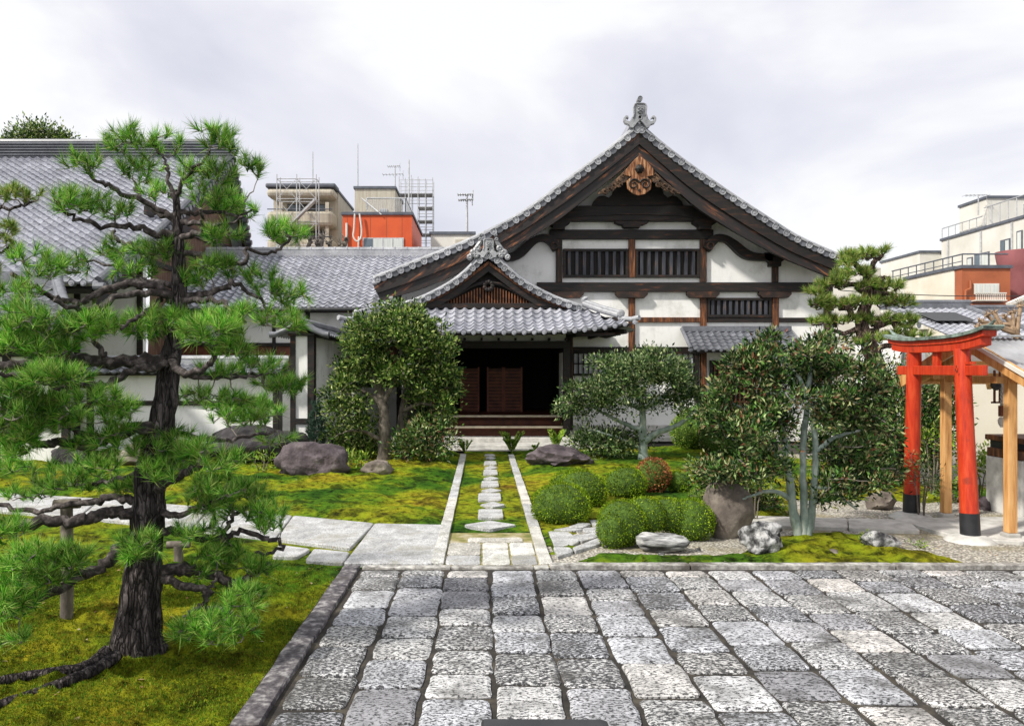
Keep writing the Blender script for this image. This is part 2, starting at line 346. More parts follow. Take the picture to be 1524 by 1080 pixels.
def edged(x, y, poly):
    d = np.full(x.shape, 1e9); n = len(poly)
    for i in range(n):
        ax, ay = poly[i]; bx, by = poly[(i+1) % n]; l = (bx-ax)**2+(by-ay)**2+1e-12
        t = np.clip(((x-ax)*(bx-ax)+(y-ay)*(by-ay))/l, 0, 1)
        d = np.minimum(d, np.hypot(x-ax-t*(bx-ax), y-ay-t*(by-ay)))
    return d
def terrain(name, poly, step, hgt, mat, jag=0.0, kind='structure', smooth=True):
    px = [p[0] for p in poly]; py = [p[1] for p in poly]
    xs = np.arange(min(px)-step, max(px)+2*step, step); ys = np.arange(min(py)-step, max(py)+2*step, step)
    X, Y = np.meshgrid(xs, ys); jx = fbm(X*3, Y*3, 5)*jag; jy = fbm(X*3, Y*3, 9)*jag
    ins = inpoly(X+jx, Y+jy, poly); d = edged(X+jx, Y+jy, poly)
    Z = hgt(X, Y, d); Z = np.where(ins, Z, -.02)
    nx = len(xs); q = ins[:-1,:-1] | ins[1:,:-1] | ins[:-1,1:] | ins[1:,1:]
    jj, ii = np.nonzero(q); a = jj*nx+ii
    f = np.stack([a, a+1, a+nx+1, a+nx], 1)
    u, inv = np.unique(f, return_inverse=True); v = np.stack([X.ravel(), Y.ravel(), Z.ravel()], 1)[u]
    o = mk(name, v, inv.reshape(-1, 4), mat, None, smooth, origin=(0,0,0)); return tag(o, kind=kind)
def gxy(x, y): v = G(x, y); return (v.x, v.y)

def zq(x, y): return gxy(380+x/2.454, 640+y/2.454)
PATHP = [zq(*q) for q in ((322,504),(645,504),(688,357),(437,352),(140,323),(-166,292),(-560,260),(-1100,226),(-1200,300),(-640,332),(-230,378),(60,410),(40,480),(180,494))]
g = MB(); g.add([(-400,-60,-.06),(400,-60,-.06),(400,900,-.06),(-400,900,-.06)], [(0,1,2,3)])
tag(g.build('ground', m_joint), kind='structure')
LAWN = [(-16, 1.0), (-1.47, 1.0), (-1.47, 8.40), (-.52, 8.46), (-.52, 19.9), (-16, 22.5)]
def moss_h(X, Y, d): return .012+np.clip(d, 0, .5)*.10+np.clip(d, 0, .25)*(.10*fbm(X*.9, Y*.9, 1)+.14*fbm(X*5, Y*5, 3, 4))
def moss_near(X, Y, d): return moss_h(X, Y, d)
terrain('moss_lawn', [(-7, 1.0), (-1.45, 1.0), (-1.45, 8.42), (-7, 8.42)], .022, lambda X, Y, d: .01+np.clip(np.minimum(-1.45-X, 9), 0, .6)*(.10+.12*fbm(X*.9, Y*.9, 1))+np.clip(-1.45-X, 0, .2)*(.34*fbm(X*5, Y*5, 3, 4)+.26*fbm(X*13, Y*13, 8, 3))*np.clip(.25+edged(X, Y, PATHP)*1.5, 0, 1), m_moss)
def far_h(X, Y, d):
    dp = np.where(inpoly(X, Y, PATHP), 0, edged(X, Y, PATHP)); k = np.clip(dp, 0, .4)/.4
    return .012+k*(np.clip(d, 0, .6)*(.06+.12*fbm(X*.8, Y*.8, 1))+np.clip(d, 0, .25)*.26*fbm(X*5, Y*5, 3, 4)+.03*np.clip(d*5, 0, 1))
terrain('moss_lawn', [(-22, 8.42), (-.54, 8.42), (-.54, 19.6), (-.9, 21.2), (-22, 24)], .06, far_h, m_moss)
terrain('moss_lawn', [(-.45, 9.5), (.62, 9.5), (.62, 20.6), (-.45, 20.6)], .05, lambda X, Y, d: .012+np.clip(d, 0, .3)*.10*fbm(X*4, Y*4, 3, 4), m_moss)
terrain('moss_lawn', [(.7, 8.9), (1.1, 9.3), (1.15, 10.6), (2.3, 10.8), (3.2, 10.4), (4.6, 11.6), (4.9, 12.9), (7.5, 12.6), (9, 13), (9, 16), (6, 22), (.7, 20.6)], .06, lambda X, Y, d: .012+np.clip(d, 0, .6)*(.10+.10*fbm(X*.8, Y*.8, 4))+np.clip(d, 0, .25)*.16*fbm(X*5, Y*5, 6, 4), m_moss, .2)
terrain('moss_lawn', [gxy(*p) for p in ((850,838),(900,822),(1000,828),(1100,826),(1150,800),(1210,792),(1290,796),(1330,816),(1400,828),(1460,845),(1300,846),(1050,847),(905,843))], .03, lambda X, Y, d: .01+np.clip(d, 0, .5)*(.16+.2*fbm(X*1.2, Y*1.2, 2))+np.clip(d, 0, .2)*.25*fbm(X*7, Y*7, 3, 4), m_moss, .12)
# gravel and bare earth on the right, one sheet
terrain('gravel_bed', [(.72, 8.42), (16, 8.42), (16, 20), (2, 20), (.72, 11)], .08, lambda X, Y, d: .004+np.clip(d, 0, .2)*.05*fbm(X*3, Y*3, 8), m_gravel)
g = MB(); g.add([(-.5,8.42,.02),(.7,8.42,.02),(.7,10.2,.02),(-.5,10.2,.02)], [(0,1,2,3)]); tag(g.build('path_bed', m_earth), kind='structure')
g = MB(); g.add([(-1.5,1,.014),(12,1,.014),(12,8.40,.014),(-1.5,8.40,.014)], [(0,1,2,3)]); tag(g.build('paving_bed', m_joint), kind='structure')

def slab(mb, pts, z0, z1, ins=.015, jit=.006, sub=3, mi=0, dome=.004, r=random.Random(3)):
    pts = [Vector((p[0], p[1], 0)) for p in pts]; n = len(pts); ring = []
    cx = sum(p.x for p in pts)/n; cy = sum(p.y for p in pts)/n; c = Vector((cx, cy, 0))
    for i in range(n):
        a, b = pts[i], pts[(i+1) % n]; pa = pts[i-1]
        L = (b-a).length; cut = min(.05, L*.2, (a-pa).length*.2)
        # rounded corner then a slightly wandering edge
        ring.append(a+(pa-a).normalized()*cut); ring.append(a+(c-a).normalized()*cut*.35); 
        for k in range(sub+1):
            t = (cut+(L-2*cut)*k/max(1, sub))/L if sub else cut/L
            q = a.lerp(b, t); nrm = Vector((b.y-a.y, a.x-b.x, 0)).normalized(); ring.append(q+nrm*r.uniform(-jit, jit)*(1 if 0 < k < sub else .3))
    m = len(ring)
    vs = [(p.x, p.y, z0) for p in ring]+[(p.x, p.y, z1-ins*.5) for p in ring]
    for p in ring:
        q = p+(c-p).normalized()*ins; vs.append((q.x, q.y, z1))
    vs.append((cx, cy, z1+dome))
    fs = []
    for i in range(m):
        j = (i+1) % m; fs += [(i, j, m+j, m+i), (m+i, m+j, 2*m+j, 2*m+i), (2*m+i, 2*m+j, 3*m)]
    area = sum(ring[i].x*ring[(i+1)%m].y-ring[(i+1)%m].x*ring[i].y for i in range(m))
    if area < 0: fs = [f[::-1] for f in fs]
    mb.add(vs, fs, mi)
pv = MB(); r = random.Random(21)
edges = [-1.27+.004]; 
for i in range(24): edges.append(edges[-1]+.442*r.uniform(.96, 1.05)+(.01 if i > 8 else 0))
for ci in range(24):
    xa, xb = edges[ci], edges[ci+1]; y = 8.30
    y -= r.uniform(.02, .06); first = True
    while y > 2.4:
        L = r.uniform(.40, .60) if not first else r.uniform(.22, .5); first = False
        ya = y-L; gx = .014
        s = lambda: r.uniform(-.012, .012)
        sk = .010*math.sin(ya*2.1+ci)
        slab(pv, [(xa+gx+s()+sk, ya+.017+s()), (xb-gx+s()+sk, ya+.017+s()), (xb-gx+s()+sk, y-.017+s()), (xa+gx+s()+sk, y-.017+s())], -.03, .034+r.uniform(-.005, .006), .024, .012, 3)
        y = ya
tag(pv.build('paving', m_pave, smooth=False), kind='structure')
# raised edging of the courtyard
kb = MB(); y = 1.2
while y < 8.4:
    L = min(r.uniform(.9, 1.6), 8.42-y); slab(kb, [(-1.475, y+.005), (-1.305, y+.005), (-1.305, y+L-.005), (-1.475, y+L-.005)], -.05, .048+r.uniform(-.006, .006), .015, .007, 6); y += L
tag(kb.build('kerb', m_kerb), kind='structure'); kb = MB()
x = .70
while x < 13:
    L = r.uniform(1.2, 2.2); slab(kb, [(x+.004, 8.34), (x+L-.004, 8.34), (x+L-.004, 8.47), (x+.004, 8.47)], -.05, .06, .012, .005, 6); x += L
x = -1.28
while x < .68:
    L = min(r.uniform(.7, 1.0), .69-x); slab(kb, [(x+.004, 8.34), (x+L-.004, 8.34), (x+L-.004, 8.46), (x+.004, 8.46)], -.05, .035, .01, .004, 5); x += L
tag(kb.build('kerb', m_kerbp), kind='structure')
# edging strips of the narrow path
kb = MB()
for xc in (-.50, .665):
    y = 8.48
    while y < 19.3:
        L = min(r.uniform(1.3, 2.4), 19.5-y); slab(kb, [(xc-.07, y+.004), (xc+.07, y+.004), (xc+.07, y+L-.004), (xc-.07, y+L-.004)], -.05, .05+r.uniform(-.008,.008), .012, .005, 6); y += L
tag(kb.build('path_edging', m_slab), kind='structure')
# block paving at the mouth of the narrow path
kb = MB()
for (a, b, c, d) in ((-.42,-.03,8.50,8.92),(-.42,-.03,8.93,9.55),(-.02,.29,8.50,9.22),(-.02,.29,9.23,9.58),(.30,.585,8.50,8.92),(.30,.585,8.93,9.56),(-.2,.48,9.60,9.86)):
    slab(kb, [(a+.006, c+.006), (b-.006, c+.006), (b-.006, d-.006), (a+.006, d-.006)], -.04, .035+r.uniform(-.004,.004), .01, .004, 3)
tag(kb.build('path_blocks', m_slab), kind='structure')
# stepping stones
def zp(x, y): return gxy(380+x/2.454, 640+y/2.454)
steps = []
for (xa, xb, ya, yb, dia) in ((760,955,342,373,1),(813,906,299,331,0),(818,916,272,292,1),(813,898,239,266,0),(822,902,221,236,1),(824,890,194,214,0),(830,892,177,190,1),(832,886,152,169,0),(834,888,138,149,1),(834,882,120,132,0),(836,880,103,112,1),(836,876,94,100,0)):
    if dia: p = [zp(xa, (ya+yb)/2), zp((xa+xb)/2, yb), zp(xb, (ya+yb)/2), zp((xa+xb)/2, ya)]
    else: p = [zp(xa, yb), zp(xb, yb), zp(xb-3, ya), zp(xa+3, ya)]
    steps.append((p, dia))
ordn = ('nearest', 'second nearest', 'third nearest', 'fourth nearest', 'fifth nearest', 'farthest')
cnt = [0, 0]
for p, dia in steps:
    mb = MB(); slab(mb, p, -.02, .05, .012, .004, 3)
    o = mb.build('stepping_stone', m_slab); w = ordn[cnt[dia]]; cnt[dia] += 1
    tag(o, '%s of the %s stepping stones on the narrow mossy path' % (w, 'diamond-set' if dia else 'square-set'), 'stepping stone', 'stepping stones in the narrow path')
# broad granite slabs of the side path
def zslab(px, z, label, name='granite_slab', cat='slab', grp='large granite slabs of the side path', mat=m_slab, conv=zp):
    mb = MB(); slab(mb, [conv(*q) for q in px], -.02, z, .012, .003, 6); o = mb.build(name, mat); return tag(o, label, cat, grp)
zslab([(322,504),(645,504),(688,359),(437,354)], .055, 'broad pale granite slab beside the near end of the narrow path')
zslab([(434,353),(140,325),(78,412),(345,446)], .055, 'broad pale granite slab left of the one touching the narrow path')
zslab([(182,491),(320,500),(345,459),(214,447)], .05, 'small pale slab by the left corner of the paved court', grp='small slabs of the side path')
zslab([(85,432),(203,447),(150,478),(62,476)], .05, 'small pale slab farther left from the paved court corner', grp='small slabs of the side path')
zslab([(135,324),(-160,295),(-230,375),(72,411)], .055, 'broad pale slab of the side path seen through the big pine branches')
zslab([(-166,294),(-560,262),(-640,330),(-236,374)], .055, 'broad pale slab of the side path left of the big pine trunk')
zslab([(-566,261),(-980,236),(-1080,296),(-646,329)], .055, 'broad pale slab of the side path at the left edge')
# flagstones right of the narrow path
def z7(x, y): return gxy(780+x/3, 480+y/3)
fl = ([(108,945),(195,945),(250,988),(215,1010),(135,1012)], [(130,1016),(205,1018),(222,1035),(150,1060)], [(215,1020),(330,975),(345,1000),(230,1035)],
      [(200,968),(320,950),(330,970),(258,990)], [(128,938),(200,925),(265,936),(200,942)], [(262,930),(325,928),(328,948),(265,950)], [(195,925),(250,905),(300,910),(262,928)], [(290,895),(330,893),(330,922),(305,912)])
for i, q in enumerate(fl):
    zslab(q, .045, ('largest irregular flagstone left of the kidney shaped bush','flagstone nearest the paved court beside the right path edging','long flagstone touching the kidney shaped bush','wide flagstone in the middle of the crazy paving','thin flagstone near the left ball bush','flagstone under the left side of the kidney shaped bush','wedge flagstone just behind the left ball bush shadow','smallest flagstone behind the kidney shaped bush')[i], 'flagstone', 'flagstone', 'crazy paving flagstones', conv=z7)
# pale path across the right side
g = MB()
for q in ([(1120,772),(1260,776),(1262,790),(1100,786)], [(1262,776),(1350,778),(1370,795),(1264,791)], [(1330,776),(1440,774),(1524,790),(1524,812),(1430,806)], [(1440,774),(1640,774),(1680,812),(1526,812)]):
    slab(g, [gxy(*k) for k in q], -.02, .05, .012, .004, 6)
tag(g.build('side_path', m_stonew), kind='structure')

# tiny moss tufts near the camera and fallen leaves
def tufts(name, regions, mat, blade, label=None):
    V = []; 
    for (poly, n, hf) in regions:
        px = [p[0] for p in poly]; py = [p[1] for p in poly]
        x = RS.uniform(min(px), max(px), n*2); y = RS.uniform(min(py), max(py), n*2); k = inpoly(x, y, poly) & (fbm(x*2.2, y*2.2, 31, 3) > -.25+RS.uniform(-.3, .3, n*2)); x, y = x[k], y[k]
        z = hf(x, y); m = len(x); a = RS.uniform(0, 2*np.pi, m); l = blade*RS.uniform(.5, 1.4, m); w = blade*.28
        dx, dy = np.cos(a), np.sin(a); lean = RS.uniform(-.6, .6, (2, m))*l
        b = np.stack([x, y, z], 1)
        V.append(np.stack([b+np.stack([-dy*w, dx*w, 0*z], 1), b-np.stack([-dy*w, dx*w, 0*z], 1), b+np.stack([lean[0], lean[1], l], 1)], 1).reshape(-1, 3))
    v = np.concatenate(V); f = np.arange(len(v)).reshape(-1, 3)
    return tag(mk(name, v, f, mat, origin=(0,0,0)), label, kind='stuff')
hl = lambda x, y: np.clip(np.minimum(-1.45-x, 9), 0, .6)*(.10+.12*fbm(x*.9, y*.9, 1))+np.clip(-1.45-x, 0, .2)*(.34*fbm(x*5, y*5, 3, 4)+.26*fbm(x*13, y*13, 8, 3))*np.clip(.25+edged(x, y, PATHP)*1.5, 0, 1)+.002
m_tuft = leafmat('moss_fronds', [(.035,.11,.010), (.09,.21,.015), (.21,.31,.02), (.34,.34,.03), (.17,.10,.015)], .9, .3, .05)
tufts('moss_tufts', [([(-5.4,3.2), (-1.49,3.2), (-1.49,8.4), (-5.8,8.4)], 260000, hl)], m_tuft, .018)
# ------------------------------------------------------------------ rocks
def rock(name, c, size, seed, mat, label, rz=0, rough=.22, facet=1.0, sub=4, group=None, cat='rock', lean=0, sink=.25):
    bm = bmesh.new(); bmesh.ops.create_icosphere(bm, subdivisions=sub, radius=1); rr = random.Random(seed)
    pl = []
    for k in range(int(9*facet)):
        d = Vector((rr.gauss(0,1), rr.gauss(0,1), rr.gauss(0,1))).normalized(); pl.append((d, rr.uniform(.62, .92)))
    off = Vector((seed*3.1, seed*1.7, seed*.9))
    for v in bm.verts:
        p = v.co.copy()
        for d, h in pl:
            t = p.dot(d)
            if t > h: p -= d*(t-h)*.85
        p += v.co*(mn.fractal(v.co*1.4+off, 1, 2, 5)*rough+mn.noise(v.co*6+off)*rough*.18-abs(mn.noise(v.co*3+off*2))*rough*.35)
        p.x *= size[0]/2; p.y *= size[1]/2; p.z *= size[2]/(2-sink*1.0)
        p.x += lean*p.z
        v.co = p
    M4 = Matrix.Rotation(rz, 4, 'Z')
    vs = [M4 @ v.co for v in bm.verts]; zz = max(v.z for v in vs); vs = [Vector((v.x+c[0], v.y+c[1], (v.z-zz)+size[2])) for v in vs]
    fs = [tuple(q.index for q in f.verts) for f in bm.faces]; bm.free()
    o = mk(name, np.array([tuple(v) for v in vs]), fs, mat, None, True, origin=(c[0], c[1], 0))
    return tag(o, label, cat, group)
def rk(px, py, w, h, seed, mat, label, depth=.8, **k):       # px,py: foot of the rock in the photo; w,h its size there
    p = G(px, py); s = F/p.y; W_ = w/s; rock('rock', (p.x, p.y+W_*depth*.35), (W_, W_*depth, h/s*1.08), seed, mat, label, **k)
rk(460, 712, 112, 50, 3, m_rockp, 'large rounded purple-grey rock on the left lawn beside the round tree')
rk(560, 712, 52, 24, 5, m_rockg, 'small flat-topped brown stone in front of the round tree trunk')
rk(368, 697, 158, 58, 8, m_rockd, 'wide dark rock behind the big pine, under its green pads', facet=1.3)
rk(95, 700, 62, 34, 12, m_rockd, 'small dark stone left of the big pine trunk on the far lawn')
rk(215, 699, 110, 42, 13, m_rockg, 'low grey stone behind the trunk of the big pine')
rk(838, 700, 98, 34, 15, m_rockp, 'dark purple rock on the moss right of the narrow path', facet=1.2, rough=.3)
rk(1088, 802, 84, 84, 24, m_rockg, 'tall upright brown boulder beside the kidney shaped bush', .6, facet=1.2, rough=.14, lean=-.05)
rk(1143, 828, 66, 46, 27, m_rockw, 'mottled white and black rock at the foot of the three-stemmed tree', rough=.32)
rk(990, 824, 82, 27, 31, m_rocks, 'low striped slate stone in front of the kidney shaped bush', .6, facet=.6, rough=.15)
rk(1316, 820, 62, 26, 35, m_rockw, 'flat mottled grey rock between the moss mound and the red gateway', .7)
rk(1242, 829, 26, 10, 37, m_rockg, 'tiny brown stone half sunk in the bright moss mound')
rk(1318, 760, 50, 27, 41, m_rockg, 'brown stone just left of the far gateway post')
rk(1477, 760, 44, 18, 43, m_rockp, 'low purple stone between the near gateway post and the shelter post')
rk(1506, 735, 40, 26, 44, m_rockg, 'small grey-brown stone behind the front shelter post')
rk(985, 829, 12, 6, 47, m_rockw, 'pale pebble in front of the striped slate stone')
rk(1040, 822, 9, 8, 48, m_rockw, 'pale pebble between the kidney shaped bush and the tall boulder')
# fallen leaves
dl = leafmat('dry_leaf', [(.25,.12,.05), (.45,.30,.14), (.5,.42,.3)], .7, .2)
mb = MB(); r = random.Random(5)
for k in range(160):
    if k < 90: x, y = r.uniform(-5.5, -1.6), r.uniform(4.3, 8.2); z = float(hl(np.array([x]), np.array([y]))[0])+.02
    elif k < 125: x, y = r.uniform(.8, 6.2), r.uniform(8.5, 10); z = .06
    else: x, y = r.uniform(-6, -.7), r.uniform(9, 17); z = .09
    a = r.uniform(0, 6.3); s = r.uniform(.012, .028); d = Vector((math.cos(a), math.sin(a), r.uniform(-.2,.4))); e = Vector((-d.y, d.x, r.uniform(-.3,.3))); p = Vector((x, y, z))
    mb.add([p-d*s, p+e*s*.5+Vector((0,0,.006)), p+d*s, p-e*s*.5], [(0,1,2,3)])
tag(mb.build('fallen_leaves', dl, origin=(0,0,0)), kind='stuff')
# ------------------------------------------------------------------ roof helpers
def tiles(mb, O, U, Hd, prof, cw, rh, u0, u1, keep=None, amp=.03, lip=.022, seg=7, dz=None, s0=0, mi=0):
    O, U, Hd = Vector(O), Vector(U).normalized(), Vector(Hd).normalized(); Z = Vector((0,0,1))
    L = [0]
    for a, b in zip(prof, prof[1:]): L.append(L[-1]+math.hypot(b[0]-a[0], b[1]-a[1]))
    def at(u, s, h=0):
        s = max(-.1, min(s, L[-1]+.05)); j = 0
        while j < len(L)-2 and L[j+1] < s: j += 1
        t = (s-L[j])/(L[j+1]-L[j]); a, b = prof[j], prof[j+1]
        q = O+U*u+Hd*(a[0]+(b[0]-a[0])*t)+Z*(a[1]+(b[1]-a[1])*t)
        dr, dh = b[0]-a[0], b[1]-a[1]; l = math.hypot(dr, dh); q += (Z*dr-Hd*dh)*(h/l)
        if dz: q += Z*dz(u, s/L[-1])
        return q
    nr = max(1, int(round(L[-1]/rh))); rh = L[-1]/nr; nc = max(1, int(round((u1-u0)/cw))); cw = (u1-u0)/nc
    flip = U.cross(Hd).z < 0
    ts = [i/seg for i in range(seg+1)]
    def hh(t):
        d = min(t, 1-t); return amp*math.cos(d/.26*math.pi/2) if d < .26 else -amp*.35*math.sin((d-.26)/.24*math.pi/2)
    for c in range(nc):
        for r_ in range(nr):
            um, sm = u0+(c+.5)*cw, (r_+.5)*rh
            if keep and not keep(um, sm/L[-1]): continue
            j = rnd.uniform(-.004, .004); a = []; b = []; l = []
            for t in ts:
                u = u0+(c+t)*cw; h = hh(t); sag = .018*math.sin(t*math.pi)
                a.append(at(u, r_*rh-.01-sag, h+lip+j)); b.append(at(u, (r_+1)*rh+.02, h+j)); l.append(at(u, r_*rh-.008-sag, h-.012))
            k = seg+1; fs = []
            for i in range(seg):
                fs.append((i, i+1, k+i+1, k+i)); fs.append((2*k+i, 2*k+i+1, i+1, i))
            if flip: fs = [f[::-1] for f in fs]
            mb.add(a+b+l, fs, mi)
    return at, L[-1], nc, cw
DISC = lambda r: [(r, -.22), (r, 0), (r*.80, 0), (r*.76, -.018), (r*.42, -.018), (r*.36, -.006), (r*.05, -.006)]
def eave_discs(mb, at, u0, nc, cw, r, face=(0,-1,0), dy=.03, n=12):
    for c in range(nc+1):
        q = at(u0+c*cw, -.02, 0); d = Vector(face)
        mb.cyl(q+d*dy-Vector((0,0,r*.2)), q-d*.12-Vector((0,0,r*.2)), r, n); 
        mb.cyl(q+d*(dy+.012)-Vector((0,0,r*.2)), q+d*dy-Vector((0,0,r*.2)), r*.55, n)
def verge(mb, curve, y, r=.1, step=.36, out=1, start=.25, two=True):
    """tile trim along a gable edge: round roll on top, round end tiles and hanging skirts facing the viewer"""
    cv = resample(curve, .12); mb.tube([Vector((p.x, y+.12, p.z-.03)) for p in cv], r*.85, 8)
    mb.tube([Vector((p.x, y+.42, p.z-.02)) for p in cv], r*.85, 8)
    pts = resample(curve, step/4); k = int(start/(step/4)); last = None
    while k < len(pts)-1:
        p = pts[k]; t = (pts[k+1]-pts[k-1]).normalized(); nn = Vector((t.z, 0, -t.x)); nn = nn if nn.z < 0 else -nn
        c = p+nn*(r*1.15); mb.lathe((c.x, y, c.z), DISC(r), 14, axis='Y')
        if last is not None:
            a, b = last, c; d = (b-a); L = d.length; d.normalize(); m = min(L/2-r*.55, L/2); mid = (a+b)/2
            poly = []
            for tt, dn in ((-1, -.35*r), (1, -.35*r), (1, .55*r), (.5, .95*r), (0, 1.1*r), (-.5, .95*r), (-1, .55*r)):
                q = mid+d*(tt*m)+nn*dn; poly.append((q.x, q.z))
            mb.ext(poly, y+.035, y+.12, 1 if two else 0)  # dark tile on the skirts puts the shade between discs into colour
            poly = []
            for tt, dn in ((-1, -1.0*r), (1, -1.0*r), (1, -.5*r), (-1, -.5*r)):
                q = mid+d*(tt*L*.46)+nn*dn; poly.append((q.x, q.z))
            mb.ext(poly, y+.0, y+.3)
        last = c; k += 4
def band(mb, up, lo, y0, y1, mi=0):          # board between two curves of world points
    n = max(len(up), len(lo)); 
    for i in range(len(up)-1):
        mb.ext([(up[i].x, up[i].z), (up[i+1].x, up[i+1].z), (lo[i+1].x, lo[i+1].z), (lo[i].x, lo[i].z)], y0, y1, mi)
def smoothboard(name, up, lo, y0, y1, mat, parent):
    """one continuous curved board (no internal faces)"""
    n = len(up); vs = []
    for y in (y0, y1):
        for q in (up, lo): vs += [(p.x, y, p.z) for p in q]
    fs = []
    for i in range(n-1):
        fs += [(n+i, n+i+1, i+1, i), (2*n+i, 2*n+i+1, 3*n+i+1, 3*n+i), (i, i+1, 2*n+i+1, 2*n+i), (3*n+i, 3*n+i+1, n+i+1, n+i)]
    fs += [(0, 2*n, 3*n, n), (n-1, 2*n-1, 4*n-1, 3*n-1)]
    mb = MB(); mb.add(vs, fs); o = mb.build(name, mat, parent); 
    bm = bmesh.new(); bm.from_mesh(o.data); bmesh.ops.recalc_face_normals(bm, faces=bm.faces); bm.to_mesh(o.data); bm.free(); return o
def pc(px, D, n=40):
    c = catmull([P(x, y, D) for x, y in px], 12); L = [0]
    for a, b in zip(c, c[1:]): L.append(L[-1]+(b-a).length)
    out = []
    for i in range(n):
        s = L[-1]*i/(n-1); j = max(k for k in range(len(L)) if L[k] <= s+1e-9); j = min(j, len(c)-2)
        out.append(c[j].lerp(c[j+1], (s-L[j])/(L[j+1]-L[j])))
    return out

# ------------------------------------------------------------------ the temple hall with its entrance porch
WY = 24.5; BY = 23.5
hall = thing('temple_hall', 'white plastered temple hall with dark timber frame, tall curved tile gable and central entrance porch', 'temple hall', (2.5, WY, 0))
def PW(x, y): return P(x, y, WY)
outL = [(951,185),(902,225),(852,262),(776,317),(700,356),(625,386),(556,413)]
outR = [(951,185),(985,214),(1023,243),(1081,284),(1157,334),(1195,356),(1252,381)]
loL = [(951,232),(886,284),(822,333),(750,374),(690,403),(625,430),(566,447)]
loR = [(951,232),(985,262),(1034,306),(1078,335),(1125,362),(1172,386),(1236,412)]
dn = lambda l, k: [(x, y+k) for x, y in l]
cL, cR = pc(outL, BY), pc(outR, BY)
# roof deck, tiles, trim
rf = MB()
for cv in (cL, cR):
    up = [p-Vector((0,0,.16)) for p in cv]; lo = [p-Vector((0,0,.34)) for p in cv]; band(rf, up, lo, BY+.18, 37)
roof = rf.build('roof', m_wood, hall)
tm = MB()
for cv, sx in ((cL, -1), (cR, 1)):
    e = cv[-1]; prof = [((e.x-p.x)*sx, p.z-e.z-.12) for p in cv[::-1]][::3]
    at, L, nc, cw = tiles(tm, (e.x, BY+.2, e.z), (0,1,0), (-sx,0,0), prof, .3, .34, 0, 13, seg=4)
    eave_discs(tm, at, 0, nc, cw, .08, (sx,0,0))
tm.build('roof_tiles', m_tile, roof, True)
vt = MB(); verge(vt, [p for p in cL], BY-.12, .098, .37); verge(vt, [p for p in cR], BY-.12, .098, .37)
vt.build('verge_tiles', [m_tilet, m_tiled], roof)
rg = MB(); pk = cL[0]
rg.bx(pk.x-.17, pk.x+.17, BY+.15, 37, pk.z-.15, pk.z+.28); rg.bx(pk.x-.22, pk.x+.22, BY+.13, 37, pk.z+.02, pk.z+.06); rg.tube([(pk.x, BY+.12, pk.z+.33), (pk.x, 37, pk.z+.33)], .09, 10)
rg.build('ridge', m_tile, roof)
# demon-face ridge end tile: generic relief mask in a flared frame
def ridge_end(name, cx, D, cz, s, parent, mat, knob=True):
    mb = MB(); y = D
    half = [(0,1.0),(.20,1.0),(.33,.95),(.38,.80),(.36,.40),(.46,.10),(.62,-.06),(.80,-.02),(.84,.10),(.76,.16),(.70,.10),(.66,.11),(.70,.26),(.84,.28),(.95,.16),(.95,-.02),(.86,-.18),(.62,-.26),(.56,-.40),(.40,-.46),(.18,-.16),(0,.0)]
    pts = [(cx+a*s, cz+b*s) for a, b in half]+[(cx-a*s, cz+b*s) for a, b in half[::-1][1:-1]]
    mb.ext(pts, y-.10*s, y+.22*s)
    rim = [(.20,.97),(.32,.92),(.37,.78),(.34,.38),(.42,.12)]
    for sg in (1, -1): mb.tube([(cx+sg*a*s, y-.12*s, cz+b*s) for a, b in rim], .05*s, 6)
    mb.tube([(cx-.2*s, y-.12*s, cz+.97*s), (cx+.2*s, y-.12*s, cz+.97*s)], .05*s, 6)
    mb.lathe((cx, y-.08*s, cz+.16*s), [(.14*s,-.1), (.14*s,.05*s), (.10*s,.05*s), (.09*s,.02*s), (.03*s,.02*s)], 14, axis='Y')
    o = mb.build(name, mat, parent, bevel=.008)
    fc = MB()
    def ball(x, z, r, d): fc.lathe((cx+x*s, y-.10*s, cz+z*s), [(r*s, -.02), (r*s*.92, d*s*.5), (r*s*.6, d*s*.9), (r*s*.1, d*s)], 10, axis='Y')
    ball(0, .56, .20, .08); ball(-.10, .66, .07, .16); ball(.10, .66, .07, .16); ball(0, .55, .065, .2); ball(-.11, .48, .06, .14); ball(.11, .48, .06, .14)
    for sg in (1, -1):
        fc.tube([(cx+sg*.04*s, y-.2*s, cz+.74*s), (cx+sg*.14*s, y-.2*s, cz+.78*s), (cx+sg*.20*s, y-.14*s, cz+.88*s)], [.035*s,.03*s,.01*s], 6)
        fc.tube([(cx+sg*.06*s, y-.22*s, cz+.42*s), (cx+sg*.06*s, y-.22*s, cz+.36*s)], [.02*s,.005*s], 5)
    fc.tube([(cx-.13*s, y-.18*s, cz+.44*s), (cx, y-.2*s, cz+.40*s), (cx+.13*s, y-.18*s, cz+.44*s)], .03*s, 6)
    fc.build('relief_face', mat, o, True)
    if knob:
        kn = MB(); kn.cyl((cx, y+.2*s, cz+.98*s), (cx, y+.2*s, cz+1.18*s), .09*s, 12); kn.lathe((cx, y-.16*s, cz+1.26*s), DISC(.15*s), 14, axis='Y'); kn.cyl((cx, y-.12*s, cz+1.26*s), (cx, y+.5*s, cz+1.26*s), .14*s, 12); kn.build('top_knob', mat, o)
    return o
m_oni = tilemat('grey_ridge_ornament_clay', (.18,.19,.21), (.46,.47,.49))
q = P(951, 183, BY); ridge_end('ridge_end_tile', q.x, BY-.12, q.z+.03, .50, roof, m_oni)
